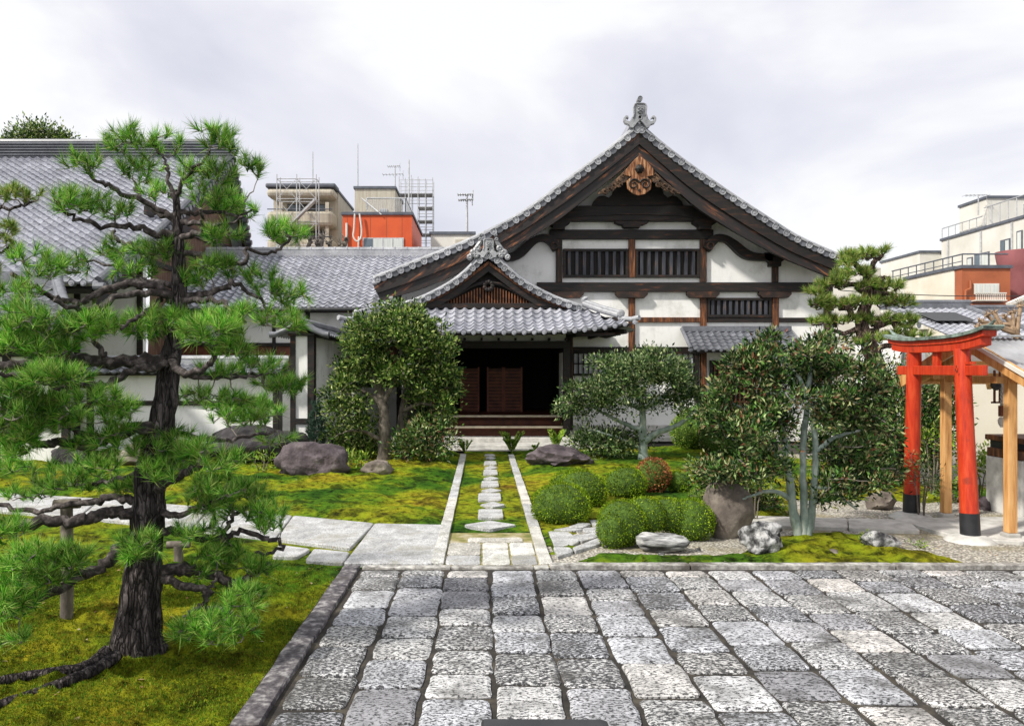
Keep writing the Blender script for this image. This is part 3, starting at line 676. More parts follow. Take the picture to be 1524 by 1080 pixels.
# barge boards: a dark outer band and a lower weathered board
mid = lambda a, b, t: [(x1+(x2-x1)*t, y1+(y2-y1)*t) for (x1, y1), (x2, y2) in zip(a, b)]
for side, o_, l_, mt in (('L', outL, loL, m_bargeL), ('R', outR, loR, m_bargeR)):
    u = pc(dn(o_, 12), BY); m1 = pc(mid(dn(o_, 12), l_, .52), BY); l = pc(l_, BY)
    u2 = pc(mid(dn(o_, 12), l_, .49), BY)
    b = smoothboard('bargeboard', u, m1, BY-.05, BY+.14, m_wood if side == 'R' else m_bargeL, hall)
    smoothboard('lower_board', u2, l, BY+.02, BY+.16, mt, b)
    e = u[-1]
# wall sheet
dk = [p for p in cL[::-1]]+[p for p in cR[1:]]
topz = [(p.x, p.z-.30) for p in dk if P(598,0,WY).x < p.x < P(1240,0,WY).x]
xl, xr = P(598,0,WY).x, P(1240,0,WY).x; zc = PW(0,505).z
wl = MB(); wl.ext([(xl, zc), (xr, zc), (xr, topz[-1][1]-.1)]+topz[::-1]+[(xl, topz[0][1]-.1)], WY, WY+.2)
xo = P(846,0,WY).x
wl.bx(xo, xr, WY, WY+.2, .42, zc); wl.bx(xl, P(600,0,WY).x, WY, WY+.2, .3, zc)
wl.bx(xr-.2, xr, WY+.2, 36, .4, topz[-1][1]-.4)
wall = wl.build('plaster_wall', m_plaster, hall)
fd = MB(); fd.bx(xo, xr+.05, WY-.12, WY+.2, 0, .26); fd.bx(xo, xr+.02, WY-.04, WY+.2, .26, .42)
fd.bx(P(880,0,WY).x, xr, WY-1.0, WY-.13, 0, .12); fd.build('stone_footing', m_stonew, hall, bevel=.01)
m_woodB = S('brown_bracket_wood', [(.34, (.012,.009,.008)), (.55, (.035,.018,.012)), (.7, (.14,.05,.02))], 4, .6, .3, 30, .004)
def T(x0, x1, y0, y1, pr=.09, name='beam', mat=None, D=WY, par=hall, bev=.012, back=.05):
    a, b = P(x0, y0, D-pr), P(x1, y1, D-pr); mb = MB(); mb.bx(a.x, b.x, D-pr, D+back, b.z, a.z)
    return mb.build(name, mat or m_wood, par, bevel=bev)
def TP(px, pr, name, mat, D=WY, par=hall, back=.02, bev=.01):
    mb = MB(); mb.ext([(P(x, y, D-pr).x, P(x, y, D-pr).z) for x, y in px], D-pr, D+back); return mb.build(name, mat, par, bevel=bev)
T(799, 1240, 420, 434, .14); T(818, 1062, 341.5, 356, .12)
T(824, 1060, 306, 328, .30, 'rainbow_beam'); 
TP([(845,323),(870,319),(930,317),(960,317),(1015,319),(1040,323),(1040,325),(1015,321.5),(960,319.5),(930,319.5),(870,321.5),(845,325)], .33, 'beam_groove', m_wood)
TP([(881,306),(884,299),(891,292),(899,291),(906,294),(912,289),(914,281),(922,275),(951,262),(978,275),(986,281),(988,289),(994,294),(1001,291),(1008,293),(1014,299),(1017,306)], .24, 'frog_leg_strut', m_wood)
for cx, hw in ((940.5, 25),):
    TP([(cx-hw,328),(cx-hw,331),(cx-hw+7,334),(cx-14,334),(cx-12,338.5),(cx+12,338.5),(cx+14,334),(cx+hw-7,334),(cx+hw,331),(cx+hw,328)], .26, 'bracket', m_wood)
for cx, hw in ((832, 17), (1050, 17)):
    TP([(cx-hw,324),(cx-hw,331),(cx-9,336),(cx-9,341),(cx+9,341),(cx+9,336),(cx+hw,331),(cx+hw,324)], .34, 'bracket', m_wood)
for a, b, y0, y1, mt in ((827.5,837,356,420,m_woodV),(936,945.5,341.7,413,m_woodR),(1042.5,1052,356,420,m_woodV),(1150,1159,384,420,m_woodV)): T(a, b, y0, y1, .11, 'post', mt)
for a, b, y0, y1 in ((936,945.5,434,524),(1043,1052,434,640),(1150,1159.5,434,640)): T(a, b, y0, y1, .10, 'post', m_woodR)
T(946, 1043, 472, 479.5, .07, mat=m_woodR); T(1052, 1238, 472.5, 479.5, .07); T(846, 1043, 516, 523, .08); T(846, 853, 480, 640, .13, 'post', m_woodV); T(1228, 1238, 400, 640, .12, 'post', m_woodV)
for cx in (845, 940.5, 1047, 1154.5):
    TP([(cx-24,434),(cx-24,438),(cx-19,443),(cx+19,443),(cx+24,438),(cx+24,434)], .2, 'boat_bracket', m_woodB)
TP([(1138,376),(1138,384),(1146,390),(1146,396),(1163,396),(1163,390),(1171,384),(1171,376)], .24, 'bracket', m_wood)
for c in ([(828,372),(822,361),(812,355),(800,356),(788,364),(775,376),(761,383),(736,385)], [(1051,372),(1058,361),(1067,355),(1079,356),(1091,364),(1105,376),(1120,382),(1148,384)]):
    cv = catmull([P(x, y, WY-.1) for x, y in c], 8); up = []; lo = []
    for i, p in enumerate(cv):
        t = (cv[min(i+1, len(cv)-1)]-cv[max(0, i-1)]).normalized(); nn = Vector((-t.z, 0, t.x)); nn = nn if nn.z > 0 else -nn; w = .12+.02*math.sin(i*.2)
        up.append(p+nn*w); lo.append(p-nn*w)
    o = smoothboard('shrimp_beam', up, lo, WY-.24, WY+.02, m_wood, hall)
    s = MB(); sx = 1 if c[0][0] > 900 else -1; q = cv[4]
    s.tube([q+Vector((sx*(.02+.10*math.cos(a)), -.17, -.02+.10*math.sin(a))) for a in [k*.5 for k in range(12)]], .025, 5); s.build('scroll', m_woodV, o)
m_bars = S('grey_blue_window_bars', [(.35, (.018,.02,.026)), (.55, (.05,.055,.07)), (.68, (.13,.08,.06))], 3, .6, .3, 40, .004, stretch=(5,5,.6))
def window(x0, x1, y0, y1, nb, pr=.1, name='lattice_window', bw=.5, hor=0, mat=None, back=None, fr=5, par=hall, D=WY, fm=None):
    a, b = P(x0, y0, D-pr), P(x1, y1, D-pr); f = fr*D/F*.8; mb = MB(); y = D-pr
    mb.bx(a.x, b.x, y, D-.001, a.z-f, a.z); mb.bx(a.x, b.x, y, D-.001, b.z, b.z+f); mb.bx(a.x, a.x+f, y+.003, D-.001, b.z+f, a.z-f); mb.bx(b.x-f, b.x, y+.003, D-.001, b.z+f, a.z-f)
    w = mb.build(name, fm or m_wood, par, bevel=.008)
    bk = MB(); bk.bx(a.x+f, b.x-f, D-.012, D-.004, b.z+f, a.z-f); bk.build('backing', back or m_black, w)  # black sheet on the wall, painted in place of the dark opening
    br = MB(); n = nb; cw = (b.x-a.x-2*f)/n
    for i in range(n): cx = a.x+f+(i+.5)*cw; br.bx(cx-cw*bw/2, cx+cw*bw/2, D-.075, D-.03, b.z+f, a.z-f)
    for i in range(hor): z = b.z+f+(a.z-b.z-2*f)*(i+1)/(hor+1); br.bx(a.x+f, b.x-f, D-.085, D-.074, z-.02, z+.02)
    br.build('bars', mat or m_bars, w, bevel=.005); return w
window(838, 935.5, 370, 413, 8, bw=.42); window(946, 1042, 370, 413, 8, bw=.42); window(1053, 1149, 443, 472, 10, bw=.5)
m_paper = S('white_shutter_paper', [(.3, (.50,.52,.58)), (.7, (.72,.74,.80))], 2, .8, 0)
window(847, 936, 523, 559, 11, name='paper_window', bw=.22, hor=1, mat=m_wood, back=m_paper, fr=4)
window(937, 1040, 523, 559, 12, name='paper_window', bw=.22, hor=1, mat=m_wood, back=m_paper, fr=4)
window(1057, 1146, 536, 640, 13, name='lattice_window', bw=.35, hor=4, mat=m_lattice, fr=5)
# pendant board under the gable peak
m_carv2 = S('striped_pendant_wood', [(.36, (.05,.02,.01)), (.5, (.24,.09,.035)), (.66, (.55,.33,.17))], 4, .7, .6, 22, .02, stretch=(5,5,.7))
def z6(x, y): return (820+x/4.9, 120+y/4.9)
gp = TP([z6(*k) for k in [(645,545),(700,590),(745,640),(752,690),(700,700),(735,730),(730,790),(690,825),(640,838),(600,825),(558,790),(553,730),(590,700),(540,690),(545,650),(600,585)]], .0, 'gable_pendant', m_carv2, BY-.09, hall, .06)
q = P(*z6(645,645), BY-.1); mb = MB(); mb.lathe((q.x, BY-.09, q.z), [(.14,0),(.14,.05),(.10,.09),(.03,.12)], 6, axis='Y'); mb.lathe((q.x, BY-.2, q.z), [(.05,0),(.04,.05),(.01,.06)], 8, axis='Y'); mb.build('boss', m_wood, gp)
mb = MB()
for sg in (-1, 1):
    c = P(*z6(645+sg*42, 757), BY-.1); path = []
    for k in range(26):
        a = k*.34; r_ = .165-.0052*k; path.append((c.x+sg*r_*math.sin(a-1.2), BY-.11, c.z+r_*math.cos(a-1.2)))
    mb.tube(path, [.032-.0006*k for k in range(26)], 6)
c = P(*z6(645, 800), BY-.1); mb.cyl((c.x, BY-.11, c.z), (c.x, BY-.06, c.z), .04, 10)
mb.build('scroll', m_wood, gp)
m_carv = S('carved_brown_wood', [(.35, (.02,.014,.01)), (.55, (.10,.055,.03)), (.7, (.28,.16,.09))], 7, .7, .9, 22, .03)
for sg in (-1, 1):
    top = [(95,640),(140,690),(190,735),(240,775),(300,815)]; bot = [(300,828),(270,822),(245,832),(215,800),(190,806),(165,775),(140,780),(120,745),(98,740),(85,712)]
    o = TP([z6(645+sg*a, b+(0 if sg > 0 else 0)) for a, b in top+bot], .0, 'pendant_fin', m_carv, BY-.05, gp, .06)
    mb = MB()
    for a, b in ((115,690),(150,735),(185,765),(215,790),(250,808),(135,760)):
        c = P(*z6(645+sg*a, b), BY-.1); mb.tube([(c.x+.05*math.cos(k*.8), BY-.07, c.z+.05*math.sin(k*.8)) for k in range(7)], .02, 5)
    mb.build('cloud_carving', m_carv, o)
# small pent roof over the side window
pr = MB(); a, b = P(1028, 520, 23.4), P(1196, 520, 23.4)
at, L, nc, cw = tiles(pr, (a.x, 23.4, a.z), (1,0,0), (0,1,0), [(0,0),(1.05,.62)], .22, .22, 0, b.x-a.x, seg=6); eave_discs(pr, at, 0, nc, cw, .05)
pr.tube([at(0,0,.04), at(0,L,.04)], .06, 8); pr.bx(a.x, b.x, 24.3, 24.49, a.z+.58, a.z+.74)
o = pr.build('pent_roof', m_tiled, hall, True)
mb = MB(); mb.add([(a.x+.02, 23.45, a.z-.05), (b.x, 23.45, a.z-.05), (b.x, 24.45, a.z+.52), (a.x+.02, 24.45, a.z+.52)], [(0,3,2,1)]); mb.bx(a.x+.02, b.x, 23.44, 23.5, a.z-.09, a.z-.02)
for x in (a.x+.45, b.x-.4): mb.bx(x-.06, x+.06, 23.9, 24.49, a.z-.12, a.z-.02); mb.bx(x-.06, x+.06, 24.36, 24.49, .42, a.z-.12)
mb.build('pent_roof_frame', m_wood, o)

# --- porch
CX = .13; py0, py1 = 20.7, 22.0; ez = 3.10
pf = MB(); HWd = 3.8
up = lambda u, v: .27*(abs(u)/HWd)**3.2*(1-v)
at, L, nc, cw = tiles(pf, (CX, py0, ez), (1,0,0), (0,1,0), [(0,0),(.65,.27),(1.3,.68)], .262, .235, -HWd, HWd, keep=lambda u, v: abs(u) < HWd-.05-v*1.1, dz=up, seg=8, amp=.055, lip=.042)
eave_discs(pf, at, -HWd, nc, cw, .062)
porch = pf.build('porch_roof', m_tile, hall, True)
gc = [(727,376),(716,380),(694,402),(672,419),(645,434),(620,445),(588,455)]
gl = pc(gc, 21.95); gr = [Vector((2*gl[0].x-p.x, p.y, p.z)) for p in gl]
sd = MB()
for sg in (1, -1):
    cur = [(HWd-abs(p.x-gl[0].x), p.z) for p in gl[::-1]]; cur = [(0, ez+.12), (.5, ez+.33)]+[c for c in cur if c[0] > .9]
    prof = [(c[0], c[1]-ez-.12-.08) for c in cur][::2]
    tiles(sd, (CX+sg*HWd, py0, ez+.12), (0,1,0), (-sg,0,0), prof, .27, .3, 0, 3.75, keep=lambda u, v: u > 1.3 or v*3.8 < (u/1.3)*1.05, seg=5)
sd.build('side_slope_tiles', m_tile, porch, True)
vt = MB(); verge(vt, gl, 21.8, .085, .285, start=.14); verge(vt, gr, 21.8, .085, .285, start=.14); vt.tube([(gl[0].x, 21.8, gl[0].z+.02), (gl[0].x, 24.4, gl[0].z+.02)], .14, 10)
vt.build('verge_tiles', [m_tilet, m_tiled], porch)
q = gl[0]; ridge_end('ridge_end_tile', q.x, 21.8, q.z+.0, .36, porch, m_oni, knob=False)
for sg in (-1, 1):
    mb = MB(); mb.tube([(q.x+sg*.2, 21.82, q.z+.3), (q.x+sg*.42, 21.82, q.z-.0), (q.x+sg*.55, 21.82, q.z-.16)], .06, 6)
    for k, (a, b, r_) in enumerate(((.30,.10,.09),(.42,-.02,.10),(.34,-.10,.08),(.52,-.14,.08),(.22,.34,.06),(.2,.46,.05))): mb.lathe((q.x+sg*a, 21.8, q.z+b), [(r_,-.1),(r_,.02),(r_*.5,.05),(r_*.1,.03)], 9, axis='Y')
    mb.build('cloud_curl', m_oni, porch, True)
for sg in (-1, 1):
    hp = MB()
    pts = catmull([(CX+sg*2.62, 21.9, 3.93), (CX+sg*3.05, 21.45, 3.72), (CX+sg*3.45, 21.05, 3.56)], 5); hp.tube(pts, .085, 8); hp.tube([p+Vector((0,0,.08)) for p in pts], .06, 8)
    e = pts[-1]; hp.lathe((e.x+sg*.03, e.y-.08, e.z+.04), [(.105,-.1),(.105,.03),(.06,.06),(.02,.05)], 10, axis='Y'); 
    hp.tube([Vector((CX+sg*3.45, 21.05, 3.48)), Vector((CX+sg*3.72, 20.8, 3.43)), Vector((CX+sg*3.9, 20.62, 3.47))], .07, 8)
    hp.tube([pts[0]+Vector((0,0,.1)), pts[0]+Vector((sg*.04,-.08,.15)), pts[0]+Vector((sg*.1,-.1,.17))], [.08,.06,.025], 7)
    hp.build('hip_ridge', m_tilet, porch, True)
# gable boards
uo = pc([(727,392),(700,412),(672,432),(645,446),(612,458)], 22.0); li = pc([(727,404),(706,420),(690,432),(672,444),(655,455)], 22.0)
for sg in (-1, 1):
    m = lambda l: [Vector((gl[0].x+sg*abs(p.x-gl[0].x), p.y, p.z)) for p in l]
    o = smoothboard('bargeboard', m(uo), m(li), 21.98, 22.1, m_wood, porch)
    smoothboard('edge_strip', m([p+Vector((0,0,.06)) for p in uo]), m([p-Vector((0,0,.03)) for p in uo]), 21.93, 22.05, m_woodR, o)
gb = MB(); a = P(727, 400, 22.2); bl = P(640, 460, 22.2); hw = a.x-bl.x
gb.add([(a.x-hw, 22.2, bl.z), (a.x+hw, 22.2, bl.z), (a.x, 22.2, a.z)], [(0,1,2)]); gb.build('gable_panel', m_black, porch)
T(620, 836, 451, 459, .1, 'gable_sill', m_wood, D=22.1, par=porch)
sl_ = MB(); tl = [(661,451),(690,438),(710,429),(727,426),(744,429),(766,437),(796,451)]
for k in range(31):
    x = 663+k*4.3; j = max(i for i in range(len(tl)) if tl[i][0] <= x); j = min(j, len(tl)-2); t = (x-tl[j][0])/(tl[j+1][0]-tl[j][0]); y = tl[j][1]+t*(tl[j+1][1]-tl[j][1])
    if y < 450: a, b = P(x, y, 22.12), P(x, 452, 22.12); sl_.bx(a.x-.016, a.x+.016, 22.12, 22.15, b.z, a.z)
sl_.build('gable_lattice', m_lattice, porch)
mb = MB(); up_ = catmull([P(x, y, 22.08) for x, y in [(655,453),(684,436),(706,424),(727,421),(748,424),(770,436),(799,453)]], 6)
for sg in (0,): mb.tube(up_, .05, 6)
for k in range(9): a = k*.7; q = P(727, 424, 22.0); mb.lathe((q.x+.11*math.cos(a), 22.02, q.z-.02+.11*math.sin(a)), [(.06,-.05),(.055,.03),(.02,.05)], 8, axis='Y')
mb.build('carved_rosette', m_wood, porch)
# eaves: soffit, rafters, beams, columns
so = MB(); n = 24
for i in range(n):
    u0, u1 = -3.7+7.4*i/n, -3.7+7.4*(i+1)/n
    so.add([(CX+u0, py0+.05, ez-.09+up(u0,0)), (CX+u1, py0+.05, ez-.09+up(u1,0)), (CX+u1, 22.4, ez+.5), (CX+u0, 22.4, ez+.5), (CX+u0, py0+.05, ez-.02+up(u0,0)), (CX+u1, py0+.05, ez-.02+up(u1,0))], [(0,3,2,1),(0,1,5,4)])
for sg in (-1, 1):
    so.add([(CX+sg*3.7, 22.1, ez+.06), (CX+sg*3.7, 24.4, ez+.05), (CX+sg*2.1, 24.4, ez+.5), (CX+sg*2.1, 22.1, ez+.5)], [(0,1,2,3)])
    for k in range(22):
        y = 20.95+k*.155; zz = min(0, (y-22.1)*.28); so.beam((CX+sg*2.3, y, ez+.27+zz), (CX+sg*(3.6 if k > 4 else 3.3+k*.06), y, ez+zz*.15), .05, .07)
    so.beam((CX+sg*2.3, 22.2, ez-.02), (CX+sg*3.6, 20.95, ez+.02), .1, .12)
    so.beam((CX+sg*3.1, 21.0, ez+.0), (CX+sg*3.1, 24.4, ez+.0), .1, .1)
for k in range(26): x = CX-3.2+k*.256; so.beam((x, 20.85, ez-.06+up(x-CX,0)), (x, 22.3, ez+.32), .05, .07)
so.build('eave_rafters', m_wood, porch)
mb = MB(); a = P(604, 501.5, 22.35); b = P(842, 508, 22.35); mb.bx(a.x, b.x, 22.33, 22.40, b.z, a.z+.2); mb.build('eave_plaster_strip', m_plaster, hall)
mb = MB()
for k in range(10): x = a.x+.25+k*.47; mb.bx(x-.03, x+.03, 22.1, 22.33, b.z+.02, b.z+.09)
mb.build('beam_ends', m_wood, porch)
mb = MB(); a = P(604, 507.5, 22.3); b = P(848, 518, 22.3); mb.bx(a.x, b.x, 22.22, 22.42, b.z, a.z); mb.build('porch_beam', m_wood, hall, bevel=.01)
for x0, x1 in ((607, 616), (838.5, 848.5)): T(x0, x1, 516, 652, .1, 'porch_column', m_wood, D=22.4)
T(838.5, 846, 508, 640, .0, 'post', m_wood, D=WY-.04)
# recess behind the porch
mb = MB(); xa, xb = P(612,0,22.3).x, P(843,0,22.3).x
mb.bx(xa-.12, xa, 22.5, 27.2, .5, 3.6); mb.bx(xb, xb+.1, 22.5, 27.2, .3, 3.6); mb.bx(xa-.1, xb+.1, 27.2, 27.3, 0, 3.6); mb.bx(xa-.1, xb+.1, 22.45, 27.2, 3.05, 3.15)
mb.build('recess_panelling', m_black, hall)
mb = MB(); mb.bx(xb-.02, xb-.003, 22.52, 24.3, 1.15, 2.62); mb.build('plaster_panel', m_plaster, hall)
mb = MB(); mb.bx(xb-.03, xb+.1, 22.5, 24.4, 1.06, 1.15); mb.bx(xb-.03, xb+.1, 22.5, 24.4, 2.62, 2.70); mb.build('panel_rail', m_wood, hall)
mb = MB(); a = P(600,635,22.55)
for (y, z, h) in ((22.5, .52, .10), (23.15, .79, .10)):
    mb.bx(xa, xb-.02, y, 23.15 if y < 23 else 27.15, z-h, z)
mb.bx(xa, xb-.02, 22.62, 22.7, .15, .42); mb.bx(xa, xb-.02, 23.25, 23.3, .5, .69); mb.build('wooden_step', m_door, hall, bevel=.008)
mb = MB()
for (y, z) in ((22.47, .525), (23.12, .795)): mb.bx(xa-.02, xb, y-.02, y+.06, z-.055, z+.004)
mb.build('step_nosing', S('worn_step_edge', [(.3, (.60,.50,.36)), (.6, (.82,.72,.55))], 5, .7, .3), hall, bevel=.008)
mb = MB(); mb.bx(xa-.6, xb+.2, 21.9, 22.75, .12, .24); mb.bx(xa-.9, xb+.9, 21.05, 22.75, 0, .125); mb.bx(-2.2, 2.6, 20.7, 21.04, 0, .05); mb.build('stone_platform', m_stonew, hall, bevel=.015)
m_doorp = S('red_brown_screen_doors', [(.3, (.14,.035,.018)), (.65, (.30,.085,.04))], 4, .5, .3, 30, .003)
for x0, x1 in ((686,712),(726,748),(751,776),(640,664)):
    a, b = P(x0, 548, 25.3), P(x1, 614, 25.3); mb = MB(); mb.bx(a.x, b.x, 25.3, 25.34, .79, a.z); d = mb.build('door_panel', m_door, hall)
    mb = MB()
    for k in range(12): z = .85+k*(a.z-.9)/12; mb.bx(a.x+.02, b.x-.02, 25.25, 25.3, z, z+.045)
    mb.bx(a.x-.03, a.x+.02, 25.25, 25.3, .79, a.z+.04); mb.bx(b.x-.02, b.x+.03, 25.25, 25.3, .79, a.z+.04); mb.build('rail', m_doorp, d)

# ------------------------------------------------------------------ left wing
wing = thing('wing_building', 'low white wing with a silvery tile roof joining the left side of the gabled hall', 'building', (-5.5, 25, 0))
ev = P(0, 457, 24.3).z; rz_ = P(0, 380, 28).z; x0, x1 = -9.75, -1.2
mb = MB(); at, L, nc, cw = tiles(mb, (0, 24.3, ev), (1,0,0), (0,1,0), [(0,0),(.9,.50),(1.8,1.01),(2.75,1.56),(3.7,rz_-ev)], .275, .255, x0, x1, seg=8, amp=.055, lip=.045); eave_discs(mb, at, x0, nc, cw, .06)
o = mb.build('roof', m_tile, wing, True)
mb = MB(); mb.bx(x0, x1+2, 27.85, 28.2, rz_-.05, rz_+.16); mb.tube([(x0, 28, rz_+.2), (x1+2, 28, rz_+.2)], .09, 8)
for k in range(22): mb.cyl((x0+.3+k*.42, 28, rz_+.2), (x0+.34+k*.42, 28, rz_+.2), .105, 10)
mb.build('ridge', m_tilet, o)
mb = MB(); mb.bx(x0, x1, 24.42, 24.5, ev-.16, ev-.04); mb.add([(x0,24.5,ev-.1),(x1,24.5,ev-.1),(x1,28,rz_-.3),(x0,28,rz_-.3)], [(0,3,2,1)])
for k in range(36): mb.bx(x0+.1+k*.25, x0+.16+k*.25, 24.4, 25.0, ev-.12, ev-.02)
mb.build('eave_board', m_wood, wing)
mb = MB(); mb.tube([(x0, 24.22, ev-.10), (x1, 24.22, ev-.06)], .055, 8); mb.build('gutter', m_blk, wing)
PD = lambda x, y, D=25: P(x, y, D)
mb = MB(); mb.bx(x0, xl+.2, 25, 25.15, PD(0,512).z, ev+.26); mb.bx(x0, xl+.2, 25, 25.15, PD(0,640).z, PD(0,574).z); mb.build('plaster_wall', m_plaster, wing)
mb = MB(); mb.bx(x0, xl+.2, 25.03, 25.15, PD(0,574).z, PD(0,512).z); mb.build('board_wall', m_door, wing)
mb = MB(); 
for (a, b, c, d) in ((222,612,510,515),(300,612,545,549),(300,612,570,576),(455,461,455,640),(405,410,455,640),(590,597,455,640),(520,525,512,575)):
    p, q = PD(a, c, 24.95), PD(b, d, 24.95); mb.bx(p.x, q.x, 24.94+rnd.uniform(0,.02), 25.0, q.z, p.z)
mb.build('timber_frame', m_wood, wing, bevel=.006)
mb = MB(); mb.bx(x0, xl+.3, 24.9, 25.2, 0, PD(0,640).z); mb.build('stone_footing', m_stonew, wing)
# ------------------------------------------------------------------ big hall on the left
bh = thing('great_hall', 'big old temple hall at the left edge with a broad steep silver tile roof', 'temple hall', (-14, 22, 0))
X1 = -9.25; xa_ = -21.0; zr = 9.85; zE = 4.2
mb = MB(); pf_ = [(0,0),(3.4,1.75),(6.8,3.75),(10,zr-zE)]
at, L, nc, cw = tiles(mb, (0, 19, zE), (1,0,0), (0,1,0), pf_, .285, .285, xa_, X1, seg=7, amp=.06, lip=.048); eave_discs(mb, at, xa_, nc, cw, .07)
o = mb.build('roof', m_tile, bh, True)
mb = MB(); mb.bx(xa_, X1+.12, 28.8, 29.2, zr-.1, zr+.5)
for k in range(5): mb.bx(xa_, X1+.16, 28.72, 29.28, zr+.02+k*.1, zr+.05+k*.1)
mb.tube([(xa_, 29, zr+.56), (X1+.15, 29, zr+.56)], .11, 8); mb.build('ridge', m_tiled, o)
mb = MB(); mb.add([(xa_,29,zr-.1),(X1,29,zr-.1),(X1,30.4,zr-1.7),(X1,31.6,zr-3.6),(xa_,31.6,zr-3.6),(xa_,30.4,zr-1.7)], [(0,5,2,1),(5,4,3,2)]); mb.build('rear_slope', m_tile, o)
# verge facing right
vv = MB(); near = [Vector((X1+.05, 19+a, zE+b)) for a, b in pf_]; near = catmull(near, 6); far = catmull([Vector((X1+.05, 29, zr)), Vector((X1+.05, 30.3, zr-1.6)), Vector((X1+.05, 31.7, zr-3.7))], 6)
for cv in (near, far):
    vv.tube([p+Vector((0,0,.05)) for p in cv], .1, 8)
    for p in resample(cv, .3): vv.cyl(p+Vector((-.1,0,-.1)), p+Vector((.16,0,-.1)), .1, 12); 
vv.build('verge_tiles', m_tiled, o)
mb = MB()
def side_board(cv, d0, d1, xx0, xx1):
    for i in range(len(cv)-1):
        a, b = cv[i], cv[i+1]; vs = []
        for x in (xx0, xx1): vs += [(x, a.y, a.z-d0), (x, b.y, b.z-d0), (x, b.y, b.z-d1), (x, a.y, a.z-d1)]
        mb.add(vs, [(0,1,2,3),(7,6,5,4),(3,2,6,7),(0,4,5,1)])
side_board(near, .15, .6, X1-.1, X1); side_board(far, .15, .6, X1-.1, X1); mb.build('bargeboard', m_wood, bh)
mb = MB(); xs_ = X1-.55
poly = [(23.0, 0)]+[(p.y, p.z-.3) for p in near if p.y > 23.0]+[(p.y, p.z-.3) for p in far[1:]]+[(31.4, 0)]
mb.add([(xs_, a, b) for a, b in poly], [tuple(range(len(poly)))]); mb.build('gable_wall', S('brown_wall_boards', [(.3, (.04,.022,.016)), (.55, (.14,.075,.05)), (.72, (.28,.18,.13))], 3, .8, .5, 20, .01, stretch=(1,7,.6)), bh)
mb = MB(); mb.bx(xa_, xs_, 22.9, 23.1, 0, zE+1.6); mb.build('front_wall', m_plaster, bh)
mb = MB()
for z in (1.0, 2.2, 3.3): mb.bx(xa_, xs_+.02, 22.8, 22.92, z, z+.16)
for k in range(7): mb.bx(xs_-.15-k*1.8, xs_-k*1.8, 22.82, 22.93, 0, 5.3)
mb.bx(xa_, X1-.1, 19.1, 20.3, zE-.15, zE-.08); mb.bx(xs_-.02, xs_+.06, 23, 31, 6.6, 6.85); mb.bx(xs_-.02, xs_+.06, 23, 31, 5.2, 5.35); mb.build('timber_frame', m_wood, bh)
# lower roof with a falling corner ridge
lr = thing('gate_roof', 'low dark tiled corner roof behind the upper left pine branches', 'building', (-10.5, 17, 0))
mb = MB(); at, L, nc, cw = tiles(mb, (0, 16.4, 3.0), (1,0,0), (0,1,0), [(0,0),(1.1,.5),(2.2,1.15)], .26, .25, -15, -8.6, keep=lambda u, v: u < -8.65-v*1.3, seg=6); eave_discs(mb, at, -15, nc, cw, .06)
o = mb.build('roof', m_tiled, lr, True)
mb = MB(); pts = catmull([(-10.0, 18.6, 4.28), (-9.3, 17.5, 3.72), (-8.75, 16.7, 3.38), (-8.45, 16.2, 3.30)], 6); mb.tube(pts, .12, 8); mb.tube([p+Vector((0,0,.13)) for p in pts[:-3]], .09, 8)
for p in resample(pts, .25): mb.lathe((p.x+.1, p.y-.1, p.z-.05), [(.08,-.1),(.08,.02),(.03,.03)], 10, axis='Y')
mb.bx(-15, -9.9, 18.5, 18.75, 4.1, 4.4); mb.build('hip_ridge', m_tiled, o, True)
mb = MB(); mb.bx(-15, -9.2, 17.6, 17.75, 0, 3.3); mb.build('wall', m_plaster, lr)
mb = MB(); mb.bx(-15, -9.1, 17.5, 17.62, 2.4, 2.6); mb.bx(-15, -9.1, 17.5, 17.62, .9, 1.05)
for k in range(5): mb.bx(-9.3-k*1.3, -9.15-k*1.3, 17.52, 17.64, 0, 3.2)
mb.bx(-15, -8.8, 16.5, 17.6, 2.86, 2.94); mb.build('timber_frame', m_wood, lr)
# ------------------------------------------------------------------ garden walls with tile caps
gw = thing('garden_wall', 'long white garden wall with a tile cap behind the big pine trunk', 'wall', (-7, 18.5, 0))
D = 18.5; x0, x1 = -9.1, P(408,0,D).x
mb = MB(); mb.bx(x0, x1, D, D+.25, .25, 2.05); mb.build('plaster_wall', m_plaster, gw)
mb = MB(); mb.bx(x0, x1+.03, D-.05, D+.3, P(0,603,D).z, P(0,596,D).z); mb.bx(x0, x1+.04, D-.04, D+.29, 0, .25); mb.bx(x1-.02, x1+.12, D-.06, D+.31, 0, 2.1); mb.bx(x0-.1, x0+.05, D-.07, D+.32, 0, 2.1); mb.bx(x0, x1+.1, D-.25, D+.5, 1.98, 2.04); mb.build('timber_frame', m_wood, gw, bevel=.008)
mb = MB()
for sg in (1, -1): tiles(mb, (0, D+.12-sg*.45, 2.05), (1,0,0), (0,sg,0), [(0,0),(.45,.22)], .22, .2, x0-.1, x1+.25, seg=6)
mb.build('tile_cap', m_tiled, gw, True)
mb = MB(); mb.bx(x0-.1, x1+.28, D+.03, D+.21, 2.22, 2.34); mb.tube([(x0-.1, D+.12, 2.38), (x1+.32, D+.12, 2.38)], .07, 8); mb.build('ridge', m_tilet, gw)
ew = thing('garden_wall', 'tall narrow white wall end with a small dark tile cap in front of the wing', 'wall', (-4.25, 18.6, 0))
xc = P(449,0,18.6).x; zt = P(0,500,18.6).z
mb = MB(); mb.bx(xc-.14, xc+.14, 18.6, 24.8, .2, zt); mb.build('plaster_wall', m_plaster, ew)
